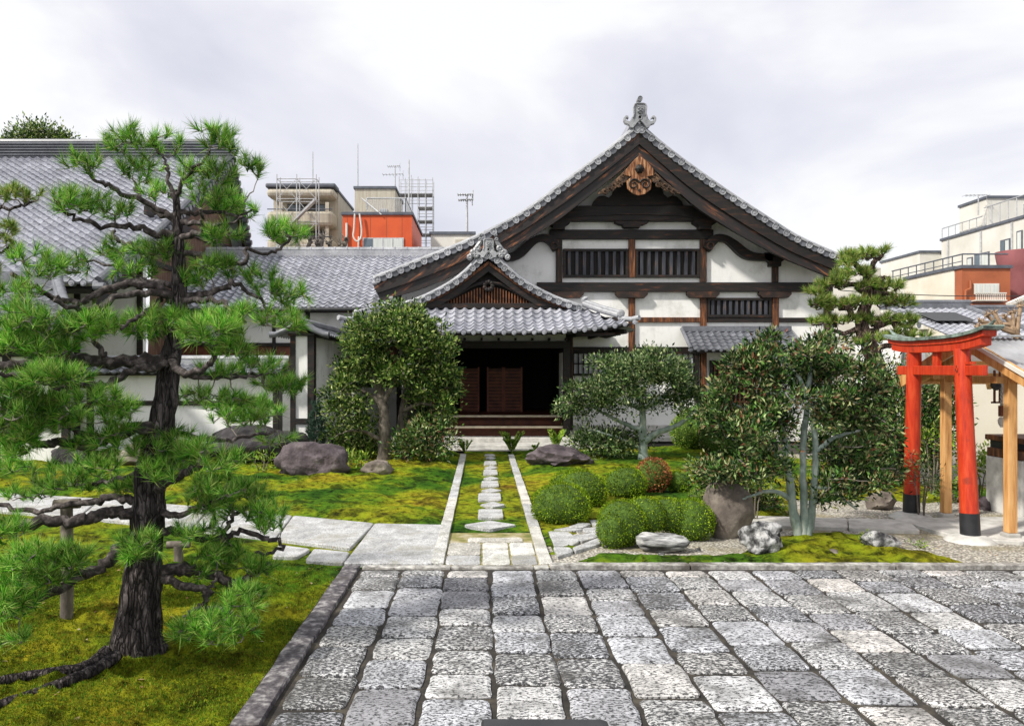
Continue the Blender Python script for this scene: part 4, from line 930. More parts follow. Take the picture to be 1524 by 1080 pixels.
mb = MB(); mb.bx(xc-.26, xc-.142, 18.55, 18.8, 0, zt); mb.bx(xc+.142, xc+.3, 18.55, 18.8, 0, zt); mb.bx(xc-.16, xc+.16, 18.6, 24.8, 0, .2); mb.bx(xc-.3, xc+.32, 18.5, 24.8, zt, zt+.06)
mb.bx(xc-.16, xc+.16, 18.55, 18.62, .85, .98); mb.build('timber_frame', m_wood, ew, bevel=.008)
mb = MB()
for sg in (1, -1): tiles(mb, (xc-sg*.62, 18.4, zt+.0), (0,1,0), (sg,0,0), [(0,0),(.3,.09),(.62,.28)], .24, .2, 0, 6.2, seg=5)
mb.build('tile_cap', m_tiled, ew, True)
mb = MB(); mb.tube([(xc, 18.3, zt+.33), (xc, 24.6, zt+.33)], .1, 10); mb.lathe((xc, 18.28, zt+.33), DISC(.12), 12, axis='Y')
for sg in (1, -1):
    mb.tube([Vector((xc+sg*a, 18.35, zt+b)) for a, b in ((.05,.3),(.3,.14),(.55,.03),(.68,.02))], [.06,.06,.06,.08], 8); mb.tube([Vector((xc+sg*a, 18.75, zt+b+.02)) for a, b in ((.05,.3),(.3,.14),(.55,.03),(.62,.02))], .05, 8)
mb.build('ridge', m_tiled, ew, True)
# ------------------------------------------------------------------ city behind
m_beige = S('beige_tile_cladding', [(.3, (.36,.32,.25)), (.6, (.50,.46,.38))], 1.5, .8, .4, 8, .02, stretch=(6,6,.4))
m_cream = S('cream_render', [(.3, (.62,.57,.46)), (.6, (.72,.67,.57))], .8, .9, .1)
m_white = S('off_white_render', [(.3, (.56,.54,.48)), (.6, (.68,.66,.61))], .6, .9, .1)
m_orange = S('orange_metal_cladding', [(.3, (.52,.07,.018)), (.6, (.64,.10,.025))], .8, .55, .1)
m_brown = S('rust_brown_panel', [(.3, (.30,.085,.035)), (.6, (.40,.12,.05))], 1, .6, .1)
m_pink = S('dusty_pink_render', [(.3, (.22,.075,.08)), (.6, (.31,.11,.115))], 1, .8, .1)
m_glass = S('window_glass', [(.3, (.05,.08,.10)), (.7, (.12,.16,.20))], .8, .12, 0, spec=.8)
m_curt = S('pale_curtain', [(.3, (.45,.48,.46)), (.7, (.68,.70,.68))], 3, .8, 0, stretch=(6,6,.3))
m_steel = S('galvanised_steel', [(.3, (.35,.36,.37)), (.7, (.58,.59,.60))], 6, .45, 0, metal=.3)
m_dkroof = S('dark_roof_edge', [(.3, (.07,.08,.10)), (.7, (.13,.14,.17))], 3, .6, .1)
m_shade = S('recess_shade', [(.3, (.06,.055,.05)), (.7, (.10,.095,.085))], 2, .8, 0)  # flat dark colour standing in for shade
def block(x0, x1, y0, y1, z0, z1, name, mat, par, edge=True):
    mb = MB(); mb.bx(x0, x1, y0, y1, z0, z1); o = mb.build(name, mat, par)
    if edge: mb = MB(); mb.bx(x0-.08, x1+.08, y0-.08, y1+.08, z1, z1+.16); mb.build('parapet', m_dkroof, o)
    return o
def fwin(par, x0, x1, z0, z1, y, mats=(m_glass,), n=2, f=.07, fm=None):   # window in a wall facing the garden
    mb = MB(); mb.bx(x0, x1, y-.06, y-.001, z0, z1); w = mb.build('window', fm or m_steel, par)
    for i in range(n):
        a = x0+f+(x1-x0-f)*i/n; b = x0+(x1-x0-f)*(i+1)/n; m_ = MB(); m_.bx(a, b, y-.075, y-.061, z0+f, z1-f); m_.build('pane', mats[i % len(mats)], w)
def swin(par, ya, yb, z0, z1, x, n=2, f=.09):     # window in a wall facing -x
    mb = MB(); mb.bx(x-.06, x-.001, ya, yb, z0, z1); w = mb.build('window', m_dkroof, par)
    for i in range(n):
        a = ya+f+(yb-ya-f)*i/n; b = ya+(yb-ya-f)*(i+1)/n; m_ = MB(); m_.bx(x-.075, x-.061, a, b, z0+f, z1-f); m_.build('pane', m_glass if i else m_curt, w)
# beige block with curved balconies, scaffolding on its front
D = 55; ab = thing('apartment_block', 'beige apartment block with recessed balconies behind the wing roof, left of the orange building', 'building', (-13, D, 0))
xa, xb = P(398,0,D).x, P(497,0,D).x; zt = P(0,279,D).z
block(xa, xb, D+1.6, D+8, 0, zt, 'body', m_beige, ab)
mb = MB(); mb.bx(xa-.1, xb, D+.0, D+1.58, zt-.62, zt-.02); mb.build('roof_slab', m_beige, ab, bevel=.25); mb = MB(); mb.bx(xa-.15, xb+.1, D-.05, D+1.5, zt, zt+.3); mb.build('roof_edge', m_dkroof, ab, bevel=.1)
for k in range(3):
    z = P(0, 327+k*41, D).z; mb = MB(); mb.bx(xa-.05, xb-.02, D-.1, D+1.58, z-.45, z+.6); mb.build('balcony', m_beige, ab, bevel=.25)
    mb = MB(); mb.tube([(xa, D-.05, z+.72), (xb-.1, D-.05, z+.72)], .04, 6); mb.build('railing', m_dkroof, ab)
    fwin(ab, xa+1.0, xb-.6, z+.3, z+1.4, D+1.6, (m_glass, m_shade, m_glass), 3, fm=m_shade)
mb = MB(); 
for x in (xa+.9, xb-.5): mb.bx(x-.12, x+.12, D+.1, D+.3, 3, zt-1)
mb.build('balcony_post', m_beige, ab)
sc_ = thing('scaffolding', 'pale steel scaffolding on the front of the beige apartment block', 'scaffolding', (-13, D-1, 0)); 
mb = MB(); Ds = D-1.4; xs = [P(x,0,Ds).x for x in (412, 441.5, 470.5)]; zs = [P(0,y,Ds).z for y in (266, 296, 330, 365, 400, 440, 480)]
for x in xs:
    for dy in (0, .9): mb.tube([(x, Ds+dy, 0), (x, Ds+dy, zs[0]+.3)], .035, 6)
for z in zs:
    for dy in (0, .9): mb.tube([(xs[0], Ds+dy, z), (xs[2], Ds+dy, z)], .03, 6)
    for x in xs: mb.tube([(x, Ds, z), (x, Ds+.9, z)], .03, 6)
for i in range(6):
    for j in range(2): mb.tube([(xs[j], Ds, zs[i]), (xs[j+1], Ds, zs[i+1])], .02, 5); mb.tube([(xs[j+1], Ds, zs[i]), (xs[j], Ds, zs[i+1])], .02, 5)
mb.build('frame', m_steel, sc_)
mb = MB(); a, b = P(469,298,Ds-.1), P(425,342,Ds-.1)
mb.beam(a, b, .5, .12); a2, b2 = P(430,330,Ds+1), P(400,372,Ds+1); mb.beam(P(440,345,Ds-.1), P(400,385,Ds-.1), .5, .12); mb.build('stair_flight', m_steel, sc_)
# orange building
D = 45; ob = thing('orange_building', 'bright orange metal clad building with a row of curtained windows', 'building', (-6, D, 0))
xa, xb = P(510,0,D).x, P(613,0,D).x; zt = P(0,320,D).z
block(xa, xb, D, D+7, 0, zt, 'body', m_orange, ob)
fwin(ob, P(540,0,D).x, P(601,0,D).x, P(0,373,D).z, P(0,354,D).z, D, (m_glass, m_curt, m_curt, m_curt), 4, .06)
mb = MB()
for x in (516.5, 551, 575, 598): q = P(x,0,D); mb.bx(q.x-.012, q.x+.012, D-.012, D, 2, zt)
mb.build('cladding_seam', m_brown, ob)
mb = MB(); mb.tube(catmull([P(528,318,D-.2), P(527,340,D-.2), P(526,352,D-.2), P(531,359,D-.2), P(537,354,D-.2), P(538,340,D-.2), P(535,318,D-.2)], 6), .05, 6); mb.tube([P(534,352,D-.2), P(533,380,D-.2)], .05, 6); mb.tube([P(516,332,D-.1), P(516,380,D-.1)], .07, 6); mb.build('hose', m_white, ob)
mb = MB(); z1 = P(0,295,D+.4).z
for k in range(22): x = xa+1.3+(xb-xa-1.7)*k/21; mb.tube([(x, D+.4, zt), (x, D+.4, z1)], .018, 5)
for k in range(26): y = D+.4+6*k/25; mb.tube([(xb-.4, y, zt), (xb-.4, y, z1)], .018, 5)
mb.tube([(xa+1.3, D+.4, z1), (xb-.4, D+.4, z1), (xb-.4, D+6.4, z1)], .045, 6); mb.tube([(xa+1.3, D+.4, zt+.4), (xa+1.3, D+.4, z1)], .05, 6); mb.tube([(xa+1.0, D+.4, z1), (xa+2.2, D-.1, zt)], .04, 6)
mb.build('roof_railing', m_steel, ob)
# grey penthouse block behind it
D = 53; gb_ = thing('concrete_block', 'grey ribbed concrete building rising behind the orange one', 'building', (-7, D, 0))
xa, xb = P(528,0,D).x, P(588,0,D).x; zt = P(0,281,D).z; block(xa, xb, D, D+5, 0, zt, 'body', m_beige, gb_); fwin(gb_, P(565,0,D).x, P(576,0,D).x, P(0,318,D).z, P(0,311,D).z, D, (m_glass,), 3)
# scaffold tower
D = 58; st = thing('scaffolding', 'open steel scaffold tower to the right behind the orange building', 'scaffolding', (-5, D, 0)); mb = MB()
xs = [P(x,0,D).x for x in (594, 603, 612, 622, 633, 644)]; zs = [P(0,y,D).z for y in range(268, 420, 10)]
for x in xs:
    for dy in (0, 1.2): mb.tube([(x, D+dy, 6), (x, D+dy, zs[0]+rnd.uniform(0,.5))], .03, 5)
for z in zs:
    for dy in (0, 1.2): mb.tube([(xs[0] if z > zs[4] else xs[3], D+dy, z), (xs[-1], D+dy, z)], .022, 5)
for i, z in enumerate(zs[2::2]): mb.bx(xs[3] if i else xs[0], xs[-1], D, D+1.2, z-.04, z+.04)
mb.build('frame', m_steel, st)
D = 46; sb = thing('low_building', 'small pale ribbed metal building right of the orange one behind the roof ridge', 'building', (-1.5, D, 0)); xa, xb = P(641,0,D).x, P(706,0,D).x
block(xa, xb, D, D+6, 0, P(0,349,D).z, 'body', m_white, sb); fwin(sb, P(676,0,D).x, P(700,0,D).x, P(0,372,D).z, P(0,355,D).z, D, (m_beige,), 1, fm=m_white)
def antenna(px, y0, y1, D, label, yagi=(), r=.03):
    t = thing('aerial', label, 'aerial', tuple(P(px, y1, D)), None); mb = MB(); a, b = P(px, y1, D), P(px, y0, D); mb.tube([a, b], [r*1.6, r], 6); mb.build('mast', m_steel, t)
    for (yy, w) in yagi:
        mb = MB(); c = P(px, yy, D); w_ = w*D/F; mb.tube([c-Vector((w_*.6,0,0)), c+Vector((w_*.4,0,.05))], r*.8, 5)
        for k in range(7): x = c.x-w_*.6+w_*k/6; mb.tube([(x, D-.3, c.z), (x, D+.3, c.z)], r*.5, 4)
        for s_ in (-1, 1): mb.tube([(c.x+w_*.38, D, c.z), (c.x+w_*.40, D+.1, c.z+s_*.3)], r*.5, 4)
        mb.build('yagi', m_steel, t)
antenna(465.5, 226, 280, 56, 'thin whip aerial above the beige apartment block')
antenna(532.5, 214, 281, 54, 'tall thin whip aerial at the left end of the grey concrete building')
antenna(608.5, 238, 372, 57, 'tall dark whip aerial inside the scaffold tower', r=.05)
antenna(588, 247, 281, 54, 'television aerial with two stacked arms on the grey concrete building', ((248,18),(260,30)))
antenna(695, 289, 350, 47, 'television aerial on a thick mast above the small pale building', ((290,22),(298,20)), r=.06)
antenna(1456, 290, 320, 51, 'television aerial on the roof box of the cream apartment building', ((291,34),))
antenna(1283, 366, 388, 60, 'low aerial half hidden behind the top of the right pine', ((371,30),), r=.035)
# right side apartment building, facade looking left
X = 31.9; ca = thing('apartment_building', 'long cream apartment building with small windows at the right edge', 'building', (X+5, 52, 0))
block(X, X+12, 47, 55.5, 0, 11.1, 'front_block', m_white, ca); 
b2 = block(X+.02, X+12, 58.3, 64, 0, 10.7, 'rear_block', m_white, ca); block(X+1.6, X+12, 55.52, 58.28, 0, 10.6, 'recess', m_white, ca)
for z in (6.6, 9.2): 
    mb = MB(); mb.bx(X+.1, X+1.58, 55.54, 58.26, z-1.6, z-.4); mb.build('balcony', m_white, ca)
    mb = MB(); mb.bx(X+1.5, X+1.595, 56, 57.8, z-.3, z+.9); mb.build('recess_window', m_glass, ca)
block(X+.6, X+4.6, 51.4, 54.4, 11.25, 13.2, 'roof_box', m_white, ca); fwin(ca, X+2.9, X+3.8, 11.4, 12.8, 51.4, (m_glass,), 1)
for a, b, z0, z1 in ((48.2,49.1,8.6,10.1),(50.2,51.7,8.2,9.6),(53.0,53.6,7.6,9.1),(47.1,47.6,8.6,10.4),(51.9,52.5,8.1,9.5)): swin(ca, a, b, z0, z1, X, 2 if b-a > .8 else 1)
mb = MB()
for k in range(12): y = 47.1+k*.78; mb.tube([(X+.15, y, 11.2), (X+.15, y, 12.5 if y < 51 else 12.0)], .03, 5)
mb.tube([(X+.15, 47.1, 12.5), (X+.15, 51, 12.5)], .04, 5); mb.tube([(X+.15, 51.2, 12), (X+.15, 55.6, 12)], .04, 5)
for k in range(8): x = X+.15+k*.8; mb.tube([(x, 47.1, 11.2), (x, 47.1, 12.5)], .03, 5)
mb.tube([(X+.15, 47.1, 12.5), (X+6, 47.1, 12.5)], .04, 5); mb.build('roof_railing', m_steel, ca)
mb = MB(); mb.bx(X+.6, X+12, 46.92, 46.99, 7.2, 10.6); mb.build('bay_shade_panel', m_shade, ca)  # thin dark sheet on the flat front, painted shade
mb = MB(); mb.bx(X-6, X+1, 64.5, 70, 0, 10.4); mb.build('far_block', m_white, ca)
# lower cream and brown building
X = 24.0; cb = thing('shop_building', 'cream and rust brown building with a white balcony below the apartments', 'building', (X+2, 42, 0))
block(X, X+2.42, 40.62, 45.4, 0, 7.25, 'cream_block', m_cream, cb); 
block(X+.02, X+2.45, 40, 40.59, 0, 7.22, 'brown_front', m_brown, cb)
w0, w1 = P(1449,0,40).x, P(1486,0,40).x; fwin(cb, w0, w1, P(0,438,40).z, P(0,422,40).z, 40, (m_curt,), 3, .06, m_white)
mb = MB(); z0, z1 = P(0,446,39.6).z, P(0,437,39.6).z
for k in range(15): x = w0-.1+k*(w1-w0+.2)/14; mb.bx(x-.02, x+.02, 39.6, 39.64, z0, z1)
mb.bx(w0-.15, w1+.15, 39.58, 39.66, z1, z1+.06); mb.bx(w0-.15, w1+.15, 39.55, 39.99, z0-.06, z0); mb.build('balcony', m_white, cb)
for a, b in ((44.2, 44.9), (42.9, 43.4), (41.9, 42.5)): swin(cb, a, b, 5.0, 5.7, X, 1)
mb = MB(); mb.tube([(X+.1, 40.1, 7.95), (X+.1, 47, 7.95)], .04, 5); mb.tube([(X+.1, 40.1, 7.95), (X+2.4, 40.1, 7.95)], .04, 5); mb.tube([(X+.1, 40.1, 7.6), (X+.1, 47, 7.6)], .025, 5)
for k in range(9): mb.tube([(X+.1, 40.1+k*.85, 7.2), (X+.1, 40.1+k*.85, 7.95)], .03, 5)
mb.build('roof_railing', m_dkroof, cb); mb = MB(); q = P(1437,0,39.9); mb.tube([(q.x+.25, 39.9, 6.6), (q.x+.25, 39.9, 6.2), (q.x, 39.9, 6.1), (q.x, 39.9, 4.0)], .06, 6); mb.build('downpipe', m_brown, cb)
tk = thing('round_tower', 'dusty pink round tower with a flared top at the right edge', 'tower', (28.2, 42, 0)); mb = MB(); mb.lathe((28.3, 42, 0), [(.95,0),(.95,7.4),(1.02,7.5),(1.15,8.3),(1.15,8.36),(.9,8.36)], 28); mb.build('body', m_pink, tk, True); mb = MB(); mb.bx(28.35, 28.5, 40.9, 41.0, 5.6, 7.2); mb.build('drain', m_dkroof, tk)
eh = thing('small_house', 'small cream gabled house front at the far right edge', 'house', (24.5, 34, 0)); mb = MB(); mb.bx(P(1508,0,34).x, 28, 34, 34.4, 0, 4.9); mb.ext([(P(1508,0,34).x, 4.9), (28, 4.9), (28, 7.2)], 34, 34.4); mb.build('wall', m_cream, eh); mb = MB(); mb.beam((P(1503,0,33.9).x, 34, 4.92), (28, 34, 7.32), .3, .14, up=(0,0,1)); mb.build('roof_edge', m_white, eh)
for k, (ya, yb) in enumerate(((432, 437), (446, 443))):
    w = MB(); a, b = P(1250, ya, 40), P(1640, yb, 36); w.tube([a.lerp(b, i/16)-Vector((0, 0, 1.6*(i/16)*(1-i/16)*.5)) for i in range(17)], .022, 5)
    tag(w.build('power_cable', m_blk), 'thin black cable, the %s of two crossing before the cream apartment building' % ('upper', 'lower')[k], 'cable', 'overhead cables')
for (y, z) in ((42.9, 4.3), (44.3, 4.3)):
    mb = MB(); mb.bx(X-.35, X-.01, y, y+.8, z, z+.6); o = mb.build('air_conditioner', m_white, cb, bevel=.03); mb = MB(); mb.cyl((X-.36, y+.35, z+.3), (X-.352, y+.35, z+.3), .22, 14); mb.build('fan_grille', m_dkroof, o)
for y in (48.0, 51.0, 54.6): mb = MB(); mb.tube([(31.83, y, 3), (31.83, y, 11.0)], .06, 6); mb.build('downpipe', m_steel, ca)
# tiled houses
def house(label, xa, xb, yR, zR, yE, zE_, mat=m_tile, sky=False, cw=.3):
    h = thing('tiled_house', label, 'house', ((xa+xb)/2, yR, 0)); mb = MB()
    at, L, nc, c = tiles(mb, (0, yE, zE_), (1,0,0), (0,1,0), [(0,0),(yR-yE, zR-zE_)], cw, .3, xa, xb, seg=5, amp=.04, lip=.03); eave_discs(mb, at, xa, nc, c, .06); o = mb.build('roof', mat, h, True)
    mb = MB(); mb.bx(xa-.1, xb+.1, yR-.12, yR+.15, zR-.05, zR+.2); mb.tube([(xa-.15, yR, zR+.24), (xb+.15, yR, zR+.24)], .1, 8); mb.tube([at(xb, 0, .05), at(xb, L, .05)], .1, 8); mb.build('ridge', m_tiled, o)
    mb = MB(); mb.bx(xa+.3, xb-.3, yE+.6, yR+3, 0, zE_+.1); mb.build('wall', m_plaster, h)
    if sky:
        mb = MB(); u = (xa+xb)/2-.2; a, b, c_, d = at(u-.9, L*.42, .14), at(u+.6, L*.42, .14), at(u+.6, L*.72, .14), at(u-.9, L*.72, .14); mb.add([a, b, c_, d], [(0,1,2,3)]); mb.add([q-Vector((0,0,.1)) for q in (a, b, c_, d)], [(3,2,1,0)]); mb.build('roof_window', m_blk, o)
house('house roof of silver tiles with a dark roof window behind the red gateway', P(1335,0,30).x, P(1462,0,30).x, 31, P(0,459,31).z, 26.5, P(0,503,26.5).z, sky=True)
house('second house roof of silver tiles farther right behind the bare knobbly tree', P(1468,0,32).x, 30, 33, P(0,466,33).z, 28.5, P(0,500,28.5).z)

# ------------------------------------------------------------------ red gateway
tor = thing('torii_gate', 'vermilion wooden shrine gateway with black post feet and a green copper cap', 'gateway', (6.04, 10.6, 0))
A0, A1 = Vector((5.99, 9.80, .05)), Vector((5.985, 9.97, 2.37)); B0, B1 = Vector((6.10, 11.36, .06)), Vector((6.055, 11.2, 2.37))
for a, b in ((A0, A1), (B0, B1)):
    mb = MB(); p = a.lerp(b, .125); mb.tube([p, a.lerp(b, .5), b], [.106, .10, .094], 28); o = mb.build('post', m_torii, tor, True)
    mb = MB(); mb.tube([a, p+Vector((0,0,.002))], [.113, .111], 28); mb.build('black_foot', m_blk, o, True)
    mb = MB(); mb.lathe((a.x, a.y, -.03), [(.31,0),(.29,.04),(.24,.075),(.18,.10),(.12,.112)], 28); mb.build('stone_footing', m_stonew, tor, True)
def beamcurve(off0, off1, zlo, zhi, w, ya, yb, curve, n=20):
    vs = []; 
    for i in range(n+1):
        t = i/n; y = ya+(yb-ya)*t; x = 5.975+(y-9.4)*.032; c = curve*abs(2*t-1)**3.4
        for dx, z in ((-w, zlo), (w, zlo), (w, zhi), (-w, zhi)): vs.append((x+dx, y, z+c))
    fs = [(4*i+k, 4*i+(k+1)%4, 4*i+4+(k+1)%4, 4*i+4+k) for i in range(n) for k in range(4)]+[(3,2,1,0),(4*n,4*n+1,4*n+2,4*n+3)]
    return vs, fs
mb = MB(); mb.add(*beamcurve(0,0,2.34,2.435,.07,9.48,11.68,.06)); mb.build('lower_lintel', m_torii, tor, bevel=.006)
mb = MB(); mb.add(*beamcurve(0,0,2.437,2.505,.085,9.40,11.76,.07)); mb.build('upper_lintel', m_torii, tor, bevel=.006)
mb = MB(); vs, fs = beamcurve(0,0,2.507,2.52,.125,9.33,11.82,.085); vs = [(x, y, z+(.028 if i % 4 in (2, 3) else 0)) for i, (x, y, z) in enumerate(vs)]; mb.add(vs, fs)
for t in (0, 1):
    y = 9.33 if t == 0 else 11.82; d = -1 if t == 0 else 1; mb.tube([(5.975+(y-9.4)*.032-.125, y, 2.62), (5.975+(y-9.4)*.032+.125, y, 2.62)], .014, 6); mb.tube([(5.975+(y-9.4)*.032, y-d*.25, 2.575), (5.975+(y-9.4)*.032, y-d*.05, 2.64), (5.975+(y-9.4)*.032, y+d*.03, 2.69)], [.02,.024,.012], 6)
mb.build('copper_cap', m_copper, tor)
mb = MB(); x = 6.0; mb.beam((5.98, 9.50, 2.10), (6.055, 11.6, 2.10), .07, .125); mb.build('tie_beam', m_torii, tor, bevel=.006)
mb = MB(); mb.beam((6.02, 10.58, 2.16), (6.02, 10.58, 2.345), .12, .06, up=(1,0,0)); mb.build('centre_strut', m_torii, tor, bevel=.005)
mb = MB(); mb.beam((5.983, 9.72, 2.19), (5.985, 9.86, 2.19), .05, .03); mb.build('wedge', m_torii, tor)
mb = MB(); q = Vector((5.985-.108, 9.93-.03, 2.10)); 
for k, (dy, dz, h) in enumerate(((0,.03,.012),(.02,-.01,.012),(-.02,-.03,.012))): mb.tube([q+Vector((-.002,dy,dz)), q+Vector((-.006,dy-.01,dz+.03))], .005, 4)
mb.build('ink_mark', m_blk, tor)
# ------------------------------------------------------------------ wooden shelter with corrugated roof
sh = thing('shelter', 'open timber shelter with a translucent corrugated roof beside the red gateway', 'shelter', (8, 10.6, 0))
XL = 6.5; zrdg, zev, yr, yn, yf = 2.46, 1.93, 10.45, 9.1, 12.0
def corr(y0, z0, y1, z1, xa, xb, pitch=.076):
    n = int((xb-xa)/pitch*4); vs = []
    for i in range(n+1):
        x = xa+(xb-xa)*i/n; h = .012*math.cos(2*math.pi*(x-xa)/pitch); vs += [(x, y0, z0+h), (x, y1, z1+h)]
    return vs, [(2*i, 2*i+2, 2*i+3, 2*i+1) for i in range(n)]
mcor, nt_, b_ = newmat('weathered_corrugated_sheet'); b_.inputs['Roughness'].default_value = .3; b_.inputs['Transmission Weight'].default_value = .25; b_.inputs['Alpha'].default_value = .88
nt_.links.new(ramp(nt_, [(.3, (.22,.23,.25)), (.6, (.42,.43,.46))], noise(nt_, coords(nt_), 2.2, 6)).outputs[0], b_.inputs['Base Color'])
mb = MB(); mb.add(*corr(yn, zev+.06, yr, zrdg+.06, 6.28, 9.6)); mb.build('roof_sheet', mcor, sh, True)
mb = MB(); mb.add(*corr(yf, zev+.06, yr, zrdg+.06, 6.28, 9.6)); mb.build('roof_sheet', mcor, sh, True)
mb = MB(); mb.beam((6.28, yr, zrdg+.09), (9.6, yr, zrdg+.09), .22, .02); mb.build('ridge_cap', m_steel, sh)
for y, z in ((yn+.12, zev), (yr, zrdg-.05), (yf-.12, zev), ((yn+yr)/2, (zev+zrdg)/2), ((yf+yr)/2, (zev+zrdg)/2)):
    mb = MB(); mb.beam((6.3, y, z), (9.6, y, z), .07, .07); mb.build('purlin', m_newwood, sh, bevel=.005)
for x in (6.42, 7.6, 9.0):
    for a, b in (((x, yn, zev-.07), (x, yr, zrdg-.08)), ((x, yr, zrdg-.08), (x, yf, zev-.07))): mb = MB(); mb.beam(a, b, .06, .10); mb.build('rafter', m_newwood, sh, bevel=.005)
for a, b in (((6.29, yn-.02, zev+.0), (6.29, yr, zrdg+.02)), ((6.29, yr, zrdg+.02), (6.29, yf, zev+.0))): mb = MB(); mb.beam(a, b, .035, .17); mb.build('barge', m_newwood, sh, bevel=.004)
mb = MB(); mb.beam((6.26, yn-.05, zev+.05), (6.26, yr, zrdg+.07), .02, .05); mb.build('white_trim', m_white, sh)
for (x, y) in ((6.5, 9.83), (6.5, 11.2), (9.2, 9.83), (9.2, 11.2)):
    mb = MB(); mb.bx(x-.055, x+.055, y-.055, y+.055, .10, 2.0); mb.build('post', m_newwood, sh, bevel=.008)
    mb = MB(); mb.bx(x-.085, x+.085, y-.085, y+.085, -.02, .10); mb.build('footing', m_conc, sh, bevel=.02)
for y in (9.83, 11.2): mb = MB(); mb.beam((6.3, y, 2.02 if y > 10 else 1.98), (9.5, y, 2.02 if y > 10 else 1.98), .08, .08); mb.build('tie_beam', m_newwood, sh, bevel=.005)
mb = MB(); mb.beam((6.5, 9.2, 1.98), (6.5, 11.9, 1.98), .06, .09); mb.build('side_beam', m_newwood, sh, bevel=.005)
# bell rope hanging from the shelter
be = thing('bell_rope', 'brown bell with plaited rope and wooden tag hanging under the shelter roof', 'bell', (7.2, 11.0, 1.0))
c = P(1491, 570, 11.0); mb = MB(); mb.tube([c+Vector((-.09, 0, .05)), c+Vector((-.09, 0, -.05))], [.05,.06], 12); mb.lathe(c+Vector((-.08,0,-.04)), [(.02,-.06),(.055,-.03),(.065,0),(.05,.04),(.02,.06)], 14); mb.build('bell', m_blk, be, True)
mb = MB()
for s_ in (0, math.pi): mb.tube([P(1491, 560+k*2.6, 11.0)+Vector((.013*math.cos(k*1.3+s_), .013*math.sin(k*1.3+s_), 0)) for k in range(22)], .013, 5)
mb.build('rope', m_steel, be)
mb = MB(); q = P(1491, 612, 11.0); mb.bx(q.x-.035, q.x+.035, 10.97, 11.03, q.z-.07, q.z+.08); mb.build('wooden_tag', m_door, be, bevel=.006)
mb = MB(); q = P(1491, 628, 11.0); mb.lathe((q.x, 11.0, q.z-.07), [(.02,0),(.045,.05),(.05,.10),(.03,.14)], 10); mb.build('tassel', m_stonew, be, True)
fr = thing('wooden_frame', 'small brown wooden frame hanging left of the bell rope', 'frame', tuple(P(1481, 600, 11.1))); mb = MB(); a, b = P(1478, 572, 11.1), P(1486, 600, 11.1)
mb.bx(a.x-.03, b.x+.05, 11.08, 11.1, b.z, b.z+.025); mb.bx(a.x, a.x+.025, 11.08, 11.1, b.z, a.z+.2); mb.bx(b.x, b.x+.02, 11.081, 11.1, b.z+.02, a.z+.2); mb.bx(a.x-.02, b.x+.04, 11.079, 11.1, a.z, a.z+.02); mb.build('slats', m_door, fr)
# offering box / stone block at the edge
ob_ = thing('offering_box', 'stone block with a dark wooden box on it at the right edge under the shelter', 'box', (7.45, 11.4, 0))
mb = MB(); mb.bx(7.56, 8.7, 11.2, 12.0, 0, .82); mb.build('stone_base', m_stonew, ob_, bevel=.02); mb = MB(); mb.bx(7.58, 8.6, 11.25, 12.0, .822, .95); mb.bx(7.58, 8.6, 11.15, 12.05, 1.06, 1.14); mb.build('shelf', m_woodR, ob_, bevel=.01)
mb = MB(); mb.bx(7.62, 8.5, 11.6, 11.98, .95, 1.06); mb.build('recess_shade', m_blk, ob_)  # solid black block, painted shade for the gap between the boards
# cream rendered wall of a storehouse behind
cw_ = thing('rendered_wall', 'plain cream rendered wall behind the shelter and red gateway', 'wall', (11, 14.6, 0)); mb = MB(); mb.bx(8.05, 16, 14.6, 14.8, .4, 2.55); mb.build('wall', S('cream_wall_plaster', [(.3, (.66,.60,.48)), (.6, (.76,.71,.60))], .9, .9, .15, 30, .004), cw_); mb = MB(); mb.bx(8.0, 16, 14.52, 14.85, 0, .4); mb.build('footing', m_conc, cw_, bevel=.02)
mb = MB(); mb.bx(7.75, 8.04, 14.5, 14.8, 0, 2.5); mb.build('corner_post', m_steel, cw_)
# black sign top at the very bottom of the view
bs = thing('black_stand', 'black stand with a rounded top edge at the bottom centre of the photo', 'stand', (.38, 2.95, 0))
a, b = P(716, 1068, 2.9), P(906, 1070, 2.9); mb = MB(); z = a.z
mb.ext([(a.x, z-.10), (b.x, z-.10), (b.x, z-.025), (b.x-.008, z-.008), (b.x-.03, z-.002), (a.x+.01, z), (a.x, z-.01)], 2.72, 2.9); mb.build('top_board', m_blk, bs, bevel=.006)
for x in (a.x+.05, b.x-.05): mb = MB(); mb.bx(x-.02, x+.02, 2.78, 2.82, .05, z-.1); mb.build('leg', m_blk, bs)
mb = MB(); mb.bx(a.x, b.x, 2.7, 2.92, .035, .06); mb.build('foot', m_blk, bs)
# ------------------------------------------------------------------ plants
def unit(a): return a/np.maximum(1e-9, np.linalg.norm(a, axis=-1, keepdims=True))
def needles(pos, dr, n, L, hw, shoot=.05):
    T_ = len(pos); pos = np.repeat(pos, n, 0); dr = np.repeat(dr, n, 0); m = len(pos)
    th = np.radians(RS.uniform(8, 78, m)); pr = unit(np.cross(dr, RS.normal(size=(m, 3)))); u = RS.uniform(0, 1, m)
    th = th*(1.15-.5*u); d = unit(dr*np.cos(th)[:, None]+pr*np.sin(th)[:, None]+np.array([0, 0, .12]))
    b = pos+dr*(u*shoot)[:, None]; l = L*RS.uniform(.65, 1.1, m)*np.repeat(RS.uniform(.8, 1.15, T_), n)
    w = unit(np.cross(d, RS.normal(size=(m, 3))))*hw
    v = np.stack([b-w, b+w, b+d*l[:, None]], 1).reshape(-1, 3); return v, np.arange(3*m).reshape(-1, 3)
